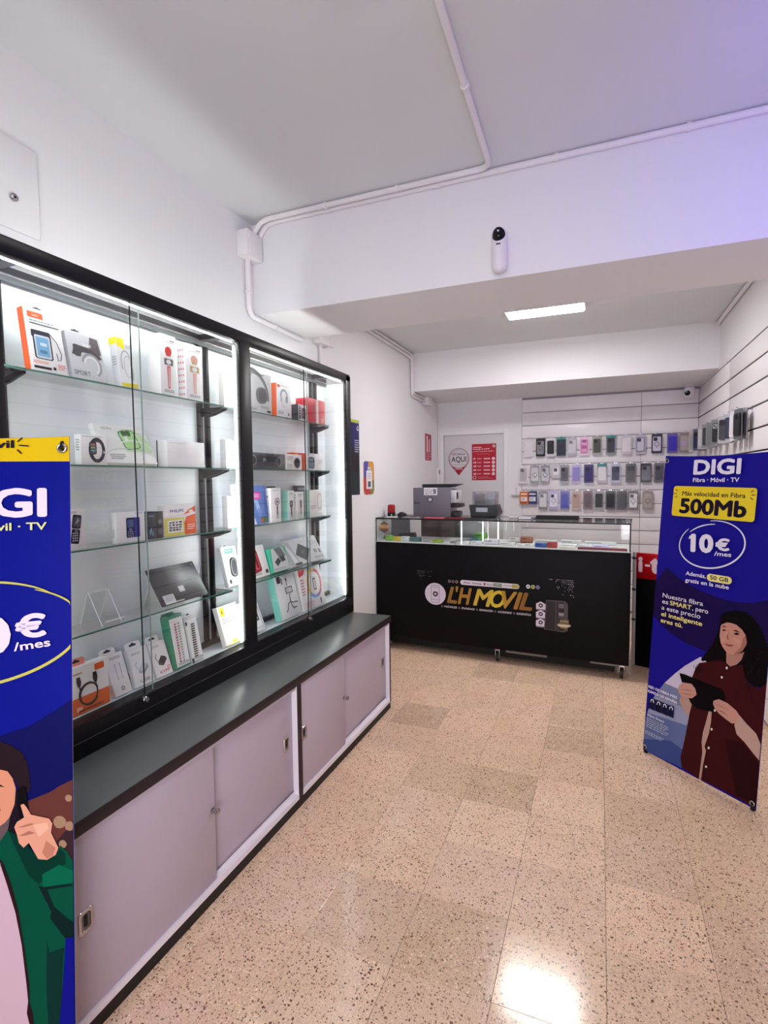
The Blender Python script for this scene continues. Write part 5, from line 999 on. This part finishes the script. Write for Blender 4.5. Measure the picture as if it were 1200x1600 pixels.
pkg('L3', 2.000, .045, .150, 0, .03, W0, 'white folding fan box at the left end of the right third shelf', lambda p: p.text('Folding Fan', .72, .12, .34, (60, 62, 66), rot=90, width=None) if False else p.text('Folding Fan', .70, .10, .085, (60, 62, 66), rot=90, bold=.01))
pkg('L3', 2.049, .058, .205, 4, .012, (236, 234, 224), 'pale pouch behind the mullion beside the folding fan box', lambda p: (p.fine(.2, .9, .8, 3, .04, K0), p.rr(.6, .4, .5, .3, .2, (206, 214, 120))), shape=[(0, 0), (1, 0), (.96, .9), (.7, 1), (.1, 1), (.06, .9)], name='pouch', cat='pouch')
def d_mouse(p):
    p.rr(.5, .88, .56, .12, .2, (110, 176, 168)); p.fine(.28, .88, .7, 1, .05, (226, 236, 234)); p.rr(.60, .46, .50, .50, .42, (34, 34, 38), rot=-8); p.rr(.64, .46, .36, .42, .4, (70, 70, 76), rot=-8); p.arc(.64, .46, .19, .21, .003, (170, 172, 176), rot=-8); p.rr(.20, .12, .14, .10, .2, K0)
pkg('L4', 2.003, .108, .190, 14, .022, (226, 230, 232), 'white blister pack with a black computer mouse, fourth shelf', d_mouse, tab=(.4, .4, .06, (200, 214, 214)), xf=-1.61)
# clear stands and the tablet
def clear_stand(y, label, w=.08, h=.115):
    t = 0.003; cg = glass((0.97, 0.98, 0.98), refl=1.0); ed = mat((244, 248, 248), .15, name='acrylic_edge'); o = empty('acrylic_stand', (-1.60, y, ZS['L4']+.0003), label=label, cat='display stand')
    pts = [(0.012, 0.018), (0.015, 0.018), (0.015, 0.0), (-0.004, 0.0), (-0.066, h), (-0.069, h+.001), (-0.108, 0.0), (-0.105, 0.0), (-0.067, h-.006), (-0.006, 0.003), (0.012, 0.003)]
    n = len(pts); b = MB()
    vs = [(x, -w/2, z) for x, z in pts] + [(x, w/2, z) for x, z in pts]
    b.add(vs, [(i, n+i, n+(i+1) % n, (i+1) % n) for i in range(n)], cg); b.add(vs, [list(range(n)), list(range(n, 2*n))[::-1]], cg); b.build('bent_sheet', o, smooth=0)
    for a, c in (((0, -w/2, .0005), (-.062, -w/2, h)), ((0, w/2, .0005), (-.062, w/2, h)), ((-.068, -w/2, h), (-.068, w/2, h)), ((-.068, -w/2, h-.002), (-.106, -w/2, .002)), ((-.068, w/2, h-.002), (-.106, w/2, .002)), ((.013, -w/2, .018), (.013, w/2, .018))): MB().tube([a, c], .0019, ed, 6).build('polished_edge', o, smooth=0)
    return o
clear_stand(1.350, 'empty clear acrylic stand on the fourth shelf')
clear_stand(1.640, 'clear acrylic stand holding the grey tablet', .10, .10)
LP_ = radians(31)
tb = MB().box((-.008, 0, 0), (0, .262, .165), mat((74, 75, 78), .32, .5, name='grey_aluminium'), bev=.003).build('tablet', loc=(-1.590, 1.577, ZS['L4']+.0105), rot=(0, -LP_, 0)); tag(tb, 'grey tablet shown back outward on a clear stand', 'tablet')
p = Print((0, 0, 0), (0,1,0), (0,0,1), .262, .165); p.rr(.50, .33, .12, .16, .08, (206, 206, 208)); p.rr(.18, .14, .22, .24, .05, (192, 192, 196)); p.fine(.1, .2, .27, 3, .05, (150, 150, 156)); p.ell(.94, .91, .022, .036, (176, 178, 182), 16); p.ell(.94, .91, .012, .02, (40, 40, 44), 12); p.rr(.5, .33, .04, .06, .3, (232, 232, 234)); p.done(tb, 'print')
# bottom row, left bay
def d_orange(p):
    p.rect(.01, .30, .99, .99, W0); p.rect(.01, .01, .99, .36, OR); p.rr(.80, .87, .22, .14, .2, OR); p.fine(.05, .84, .42, 1, .05, (200, 80, 60)); p.arc(.52, .38, .20, .22, .006, K0); p.arc(.54, .36, .20, .22, .005, K0, 20, 330); p.poly([(.28, .78), (.36, .78), (.38, .66), (.36, .58), (.30, .58), (.28, .66)], K0); p.poly([(.64, .78), (.72, .78), (.74, .66), (.72, .56), (.66, .56), (.63, .66)], K0); p.line([(.33, .58), (.36, .45)], .005, K0); p.line([(.69, .56), (.70, .45)], .005, K0); p.rect(.04, .08, .14, .16, (240, 190, 40)); p.rr(.30, .12, .12, .10, .2, (250, 190, 160)); p.rr(.55, .08, .55, .04, .4, (150, 50, 20))
pkg('F', 1.160, .172, .163, 3, .03, W0, 'white and orange charging cable box at the bottom left', d_orange, tab=(.35, .4, .16, (240, 150, 130)))
def d_wc(p):
    p.fine(.2, .90, .85, 2, .035, (120, 120, 126)); p.rr(.40, .72, .09, .06, .2, (190, 192, 196)); p.rr(.68, .72, .09, .06, .2, (190, 192, 196)); p.line([(.40, .70), (.41, .36)], .003, (176, 178, 182)); p.line([(.68, .70), (.66, .36)], .003, (176, 178, 182)); p.ell(.52, .14, .10, .05, (60, 60, 64), 18); p.ell(.52, .14, .06, .03, (210, 210, 212), 14)
pkg('F', 1.354, .074, .152, 19, .022, (232, 230, 234), 'slim white cable box with two connectors, bottom row', d_wc, tab=(.3, .9, .16, (236, 236, 238)), left=lambda p: p.rect(0, 0, 1, .3, (214, 170, 170)))
def d_ad(dark, txt):
    def f(p):
        p.poly([(.0, .96), (.7, .98), (.95, .82), (.95, .0), (0, 0)], (236, 236, 238)); p.fine(.12, .88, .6, 2, .04, G1)
        c = (44, 40, 46) if dark else (206, 208, 210); e = (70, 66, 72) if dark else (180, 182, 186)
        p.poly([(.30, .42), (.55, .36), (.82, .50), (.56, .58)], c); p.poly([(.30, .42), (.55, .36), (.55, .28), (.30, .34)], e); p.poly([(.55, .36), (.82, .50), (.82, .42), (.55, .28)], (28, 26, 30) if dark else (160, 162, 166)); p.line([(.3, .44), (.2, .56), (.3, .66)], .003, e)
        p.text(txt, .26, .08, .085, (206, 90, 100) if dark else (130, 130, 136), width=.5, bold=.01)
        if dark: p.fine(.72, .22, .95, 3, .05, (206, 90, 100))
    return f
pkg('F', 1.447, .090, .142, 17, .022, (228, 228, 230), 'white adapter box with a white plug, bottom row', d_ad(False, 'USB'), tab=(.4, .8, .2, (236, 236, 238)))
pkg('F', 1.547, .084, .138, 19, .022, (228, 228, 230), 'white adapter box with a black plug, bottom row', d_ad(True, 'KVM'), tab=(.4, .8, .2, (236, 236, 238)))
def d_strap(c, kind):
    def f(p):
        p.rect(.12, .03, .97, .93, (232, 232, 232))
        for k in range(15):
            z = .12 + .05*k
            if kind: p.rr(.45+.01*k, z, .30, .03, .3, (44, 44, 48)); p.rect(.62, z-.008, .70, z+.008, (120, 120, 124))
            else: p.rr(.40, z, .12, .03, .3, (190, 80, 90) if k % 3 else (70, 70, 76)); p.rr(.62, z, .14, .028, .3, (150, 152, 156))
        p.fine(.2, .09, .9, 2, .025, (90, 90, 94))
        if kind: p.rect(.0, .0, .16, .1, K0); p.rect(.02, .82, .14, .9, K0)
    return f
pkg('F', 1.645, .086, .222, 11, .036, (40, 142, 112), 'green watch strap box at the right of the bottom left row', d_strap(1, False), tab=(.3, .8, .06, (40, 142, 112)))
pkg('F', 1.738, .073, .196, 12, .02, (206, 208, 208), 'white box with a black chain watch strap, bottom row', d_strap(1, True), tab=(.5, .6, .08, (226, 228, 228)))
def d_yel(p):
    p.rect(.10, .74, .30, .96, (236, 222, 30)); p.rect(.17, .80, .22, .88, (90, 90, 40)); p.fine(.12, .66, .85, 3, .05, G1); p.rect(.12, .585, .80, .592, (170, 170, 174)); p.fine(.12, .38, .7, 2, .06, (196, 196, 200)); p.ell(.14, .25, .02, .03, G1, 10); p.rect(.01, .01, .99, .03, (236, 222, 30)); p.rr(.45, .08, .25, .06, .2, (236, 222, 60))
pkg('F', 1.966, .140, .188, 17, .026, (240, 240, 234), 'large white box with yellow label left of the mullion, bottom row', d_yel)
# right bay
def d_head(p):
    p.rect(.01, .01, .99, .99, (206, 208, 210)); p.arc(.40, .58, .50, .36, .020, (92, 94, 98), 15, 165, rot=-38); p.arc(.44, .58, .42, .30, .010, (130, 132, 136), 20, 160, rot=-38); p.rr(.60, .44, .44, .40, .45, (98, 100, 104), rot=8); p.rr(.63, .44, .30, .30, .45, (66, 68, 72), rot=8); p.rect(.12, .86, .22, .94, (150, 152, 156)); p.rect(.35, .93, .7, .95, (70, 70, 74)); p.fine(.55, .17, .9, 2, .03, (120, 120, 124)); p.fine(.14, .10, .4, 3, .025, (120, 120, 124)); p.rr(.87, .07, .16, .06, .2, (60, 60, 64))
pkg('L1', 2.155, .222, .205, 0, .04, (216, 216, 218), 'grey over-ear headphones box on the top shelf, right bay', d_head, xf=-1.60)
def d_ohead(p):
    p.arc(.52, .62, .26, .22, .010, (170, 190, 200), 0, 180); p.arc(.52, .62, .21, .19, .004, (120, 140, 150), 0, 180); p.rr(.32, .56, .16, .18, .4, (196, 206, 212)); p.rr(.71, .56, .17, .19, .4, (150, 170, 180)); p.line([(.30, .50), (.40, .36), (.60, .32)], .003, (160, 170, 176)); p.rr(.14, .92, .2, .08, .2, OR); p.fine(.3, .94, .9, 1, .04, G1); p.rect(.05, .24, .95, .245, (190, 190, 194)); p.fine(.08, .17, .5, 3, .035, (120, 120, 124)); p.rr(.82, .12, .10, .08, .2, (120, 120, 124))
pkg('L1', 2.428, .136, .180, 0, .050, W0, 'white and orange headphones box, top shelf, right bay', d_ohead, left=lambda p: p.rect(0.001, 0.001, .999, .999, OR))
pkg('L1', 2.638, .088, .093, 0, .045, (212, 208, 212), 'small dark red and white box before the red box', lambda p: (p.rr(.66, .48, .5, .66, .1, (70, 22, 38)), p.rr(.66, .48, .3, .3, .2, (150, 90, 100)), p.rect(.06, .1, .3, .9, (60, 58, 64)), p.fine(.1, .8, .28, 4, .15, (190, 190, 194))), left=lambda p: p.rect(0, 0, 1, 1, (56, 52, 58)), xf=-1.598)
pkg('L1', 2.750, .205, .146, 0, .085, (206, 40, 58), 'bright red box at the right end of the top shelf', lambda p: (p.rect(.42, .02, .62, .98, (214, 150, 150)), p.rect(.47, .02, .57, .98, (240, 226, 222)), p.rr(.30, .5, .16, .5, .3, (170, 60, 76)), p.rr(.80, .5, .2, .3, .3, (226, 70, 84)), p.fine(.72, .2, .95, 3, .06, (240, 170, 176))), left=lambda p: p.rr(.5, .55, .3, .2, .2, (240, 150, 160)), xf=-1.598)
def d_spk(p):
    p.poly([(.12, .3), (.2, .8), (.42, .88), (.62, .78), (.80, .86), (.90, .5), (.84, .14), (.62, .28), (.42, .14), (.2, .2)], (42, 46, 52)); p.ell(.18, .52, .09, .34, (120, 124, 130), 24); p.ell(.19, .52, .06, .26, (46, 50, 56), 24); p.ell(.84, .50, .07, .34, (130, 134, 140), 24); p.ell(.83, .50, .045, .24, (34, 36, 40), 24); p.text('JBL', .46, .5, .2, (150, 154, 160), 'c', bold=.03); p.rect(.03, .88, .12, .94, (220, 220, 220)); p.rect(.05, .06, .2, .09, (150, 150, 150))
pkg('L2', 2.140, .356, .083, 0, .07, (58, 58, 62), 'long dark grey bluetooth speaker box, second shelf, right bay', d_spk)
pkg('L2', 2.507, .165, .087, 0, .06, (232, 228, 224), 'white box with a brown round speaker, second shelf', lambda p: (p.ell(.68, .45, .20, .34, (64, 36, 36), 26), p.ell(.70, .42, .13, .24, (34, 22, 24), 22), p.arc(.68, .45, .19, .33, .003, (150, 110, 100), 60, 150), p.fine(.06, .82, .45, 3, .1, G1), p.fine(.06, .3, .4, 3, .1, G1)))
pkg('L2', 2.722, .215, .100, 0, .055, (236, 234, 234), 'white box with a grey speaker, right end of second shelf', lambda p: (p.rr(.28, .45, .34, .72, .3, (60, 70, 84)), p.rr(.26, .45, .24, .54, .3, (100, 114, 130)), p.fine(.06, .9, .4, 1, .08, (90, 90, 94)), p.arc(.36, .5, .12, .42, .003, (190, 196, 204), -80, 80), p.fine(.62, .6, .9, 3, .1, (206, 206, 210))), left=lambda p: p.rect(0, 0, 1, 1, (222, 92, 48)))
o = MB().box((-.05, 0, 0), (0, .17, .104), mat((222, 92, 48), .42, name='carton'), bev=.001).build('product_box', loc=(-1.664, 2.690, ZS['L2']+.0002)); tag(o, 'orange box standing behind the white speaker boxes, second shelf', 'box')
p = Print((0, 0, 0), (0,1,0), (0,0,1), .17, .104); p.rect(.05, .82, .4, .92, (246, 200, 180)); p.done(o, 'print')
def d_toy(p):
    p.rect(.01, .01, .99, .99, (92, 130, 206)); p.poly([(.0, .0), (.35, .0), (.2, .3), (.0, .35)], (206, 222, 240)); p.rr(.40, .73, .60, .20, .4, (230, 84, 190)); p.rr(.42, .73, .36, .10, .4, (244, 160, 220)); p.poly([(.30, .62), (.52, .62), (.62, .35), (.44, .33)], (170, 200, 240)); p.rr(.55, .28, .20, .24, .3, (120, 150, 220)); p.rr(.76, .10, .40, .13, .2, (80, 120, 70)); p.rr(.64, .08, .12, .10, .2, (214, 80, 70)); p.poly([(.80, .3), (.99, .15), (.99, .6), (.9, .9)], (70, 100, 190))
pkg('L3', 2.170, .160, .197, 6, .028, (110, 146, 214), 'blue and pink toy microphone pack on the third shelf', d_toy, shape=[(0, 0), (1, 0), (.97, .12), (.74, .97), (.66, 1), (.06, 1), (0, .96)])
def d_fan(p): 
    p.rr(.62, .60, .50, .22, .48, (120, 118, 122)); p.rr(.62, .60, .40, .17, .48, (206, 204, 206)); p.ell(.62, .60, .10, .035, (110, 108, 112), 14); p.poly([(.54, .48), (.70, .48), (.68, .22), (.57, .22)], (96, 92, 96)); p.arc(.63, .16, .08, .05, .003, (120, 110, 112)); p.fine(.1, .93, .8, 1, .03, G1)
pkg('L3', 2.352, .093, .182, 0, .045, W0, 'white handheld fan box on the third shelf, right bay', d_fan, left=lambda p: (p.ell(.5, .75, .14, .035, G1, 12), p.ell(.5, .45, .16, .04, (206, 206, 208), 12)))
pkg('L3', 2.516, .066, .165, 0, .045, (226, 230, 228), 'teal and white box with a grey shaver, third shelf', lambda p: (p.rr(.5, .55, .5, .22, .3, (70, 70, 74)), p.poly([(.4, .45), (.65, .45), (.58, .12), (.45, .12)], (90, 88, 92)), p.ell(.5, .56, .12, .05, (170, 170, 174), 12), p.fine(.2, .9, .8, 2, .04, G1)), left=lambda p: p.rect(0.001, 0.001, .999, .999, (138, 198, 184)))
pkg('L3', 2.604, .080, .156, 0, .03, (228, 228, 226), 'narrow white box between the two teal sided boxes, third shelf', lambda p: (p.rr(.6, .55, .3, .3, .4, (120, 120, 124)), p.rr(.6, .28, .16, .24, .3, (150, 150, 154)), p.fine(.2, .9, .9, 2, .04, G1)), left=lambda p: p.fine(.15, .85, .85, 7, .09, (120, 120, 124)))
pkg('L3', 2.752, .165, .163, 0, .030, (234, 236, 232), 'wide white box with teal side, right end of third shelf', lambda p: (p.rr(.72, .56, .36, .62, .3, (214, 216, 214)), p.rr(.74, .56, .24, .46, .4, (244, 244, 244)), p.fine(.08, .4, .45, 3, .05, G1), p.rect(.08, .1, .9, .12, (190, 196, 192))), left=lambda p: p.rect(0.001, 0.001, .999, .999, (150, 200, 188)))
for y, w_, lab in ((2.47, .04, 'black pack behind the white fan box, third shelf'), (2.74, .09, 'black pack behind the narrow white box, third shelf')):
    o = MB().box((-.03, 0, 0), (0, w_, .190), mat((40, 40, 44), .5, name='carton'), bev=.001).build('product_box', loc=(-1.680, y, ZS['L3']+.0002)); tag(o, lab, 'box')
    p = Print((0, 0, 0), (0,1,0), (0,0,1), w_, .19); p.rect(.1, .86, .9, .92, (120, 120, 124)); p.done(o, 'print')
def d_rb(p): p.rr(.38, .52, .46, .72, .2, (150, 34, 46), rot=6); p.rr(.42, .52, .26, .56, .4, (206, 80, 88), rot=6); p.rr(.46, .50, .10, .40, .4, (110, 20, 32), rot=6); p.fine(.1, .12, .6, 2, .04, (110, 110, 114)); p.rr(.86, .14, .14, .12, .2, (60, 60, 64))
pkg('L4', 2.180, .162, .165, 16, .03, W0, 'white box with a red shape left on the fourth shelf, right bay', d_rb, xf=-1.61)
def d_tb(p):
    p.poly([(.15, .96), (.8, .99), (.97, .55), (.97, .02), (.05, .02)], (214, 218, 218)); p.poly([(.30, .96), (.70, .98), (.90, .60), (.55, .50)], (120, 122, 124)); p.poly([(.22, .42), (.46, .58), (.58, .40), (.34, .22)], (66, 68, 72)); p.poly([(.52, .56), (.78, .62), (.86, .40), (.62, .36)], (80, 82, 86)); p.fine(.1, .12, .8, 2, .05, G1)
pkg('L4', 2.368, .166, .132, 14, .040, (70, 186, 156), 'teal box picturing two black adapters, fourth shelf', d_tb, xf=-1.61)
def d_silver(p):
    p.rect(.005, .01, .995, .99, (206, 208, 212)); p.poly([(.0, .0), (.26, .0), (.20, .9), (.04, .99), (.0, .9)], (176, 178, 182)); p.poly([(.06, .9), (.16, .6), (.22, .1), (.12, .05)], (226, 228, 230)); p.poly([(.24, .40), (.44, .80), (.68, .50), (.46, .08)], (58, 58, 62)); p.text('SSD', .46, .40, .10, (120, 122, 126), 'c', rot=24); p.arc(.80, .78, .06, .13, .003, (140, 142, 146)); p.arc(.93, .66, .03, .1, .003, (140, 142, 146)); p.rr(.80, .38, .10, .16, .2, (150, 152, 156)); p.rr(.92, .34, .06, .18, .2, (120, 122, 126)); p.fine(.70, .14, .97, 2, .06, (130, 132, 136)); p.rect(.12, .02, .3, .1, (70, 70, 76))
pkg('L4', 2.535, .395, .165, 31, .03, (196, 198, 204), 'large shiny silver bag with a dark drive, right end of fourth shelf', d_silver, xf=-1.598, name='silver_bag', cat='bag', shape=[(.02, 0), (.98, 0), (1, .12), (.985, .5), (1, .94), (.97, 1), (.5, .985), (.03, 1), (0, .95), (.012, .5), (0, .1)])
def d_tab(p): p.rr(.5, .5, .82, .82, .04, (232, 234, 236)); p.line([(.08, .12), (.92, .12), (.92, .9), (.08, .9), (.08, .12)], .003, (120, 122, 126)); p.rr(.66, .50, .34, .34, .06, (60, 62, 68)); p.rr(.66, .50, .24, .24, .06, (206, 208, 212))
pkg('F', 2.105, .176, .170, 21, .028, (240, 240, 242), 'white tablet box just right of the mullion, bottom row', d_tab)
def d_tri(p):
    p.rect(.10, .80, .28, .95, (70, 70, 74)); p.rect(.30, .76, .36, .90, (110, 110, 114)); p.fine(.4, .93, .8, 1, .02, G1); p.line([(.55, .92), (.55, .70)], .006, (70, 70, 74)); p.ell(.55, .84, .05, .035, (110, 110, 114), 16); p.rr(.60, .60, .36, .15, .08, (110, 110, 114)); p.rr(.60, .60, .28, .10, .08, (206, 208, 208)); p.line([(.58, .52), (.56, .34)], .007, (60, 60, 64))
    for P in ([(.56, .34), (.42, .30), (.36, .18), (.28, .14)], [(.56, .34), (.60, .24), (.66, .18), (.82, .18)], [(.56, .34), (.66, .30), (.78, .30), (.92, .28)]): p.line(P, .006, (70, 70, 74))
pkg('F', 2.436, .200, .252, 13, .046, (232, 234, 234), 'teal sided tripod box at the bottom of the right bay', d_tri, left=lambda p: p.rect(.001, .001, .999, .999, (128, 200, 186)))
def d_ring(p):
    p.poly([(.02, .99), (.30, .99), (.22, .86), (.02, .82)], (226, 70, 60)); p.fine(.05, .72, .2, 6, .07, (200, 120, 120)); 
    for k, (c, a0, a1) in enumerate((((236, 150, 160), -40, 40), ((224, 110, 150), 30, 80), ((240, 214, 90), 75, 165), ((246, 186, 120), 160, 225), ((120, 170, 226), 220, 285), ((190, 130, 206), 280, 325))): p.arc(.62, .58, .30, .34, .016, c, a0, a1)
    p.arc(.62, .58, .26, .30, .003, (120, 110, 120)); p.rr(.62, .56, .12, .30, .2, (70, 66, 72)); p.rr(.62, .56, .08, .24, .15, (214, 210, 216)); p.fine(.12, .16, .5, 4, .035, (226, 150, 160)); p.ell(.78, .14, .03, .04, (60, 60, 64), 14); p.rect(.76, .04, .80, .12, (60, 60, 64))
pkg('F', 2.668, .266, .245, 11, .035, (238, 236, 236), 'white ring light box with a rainbow circle, bottom right', d_ring)
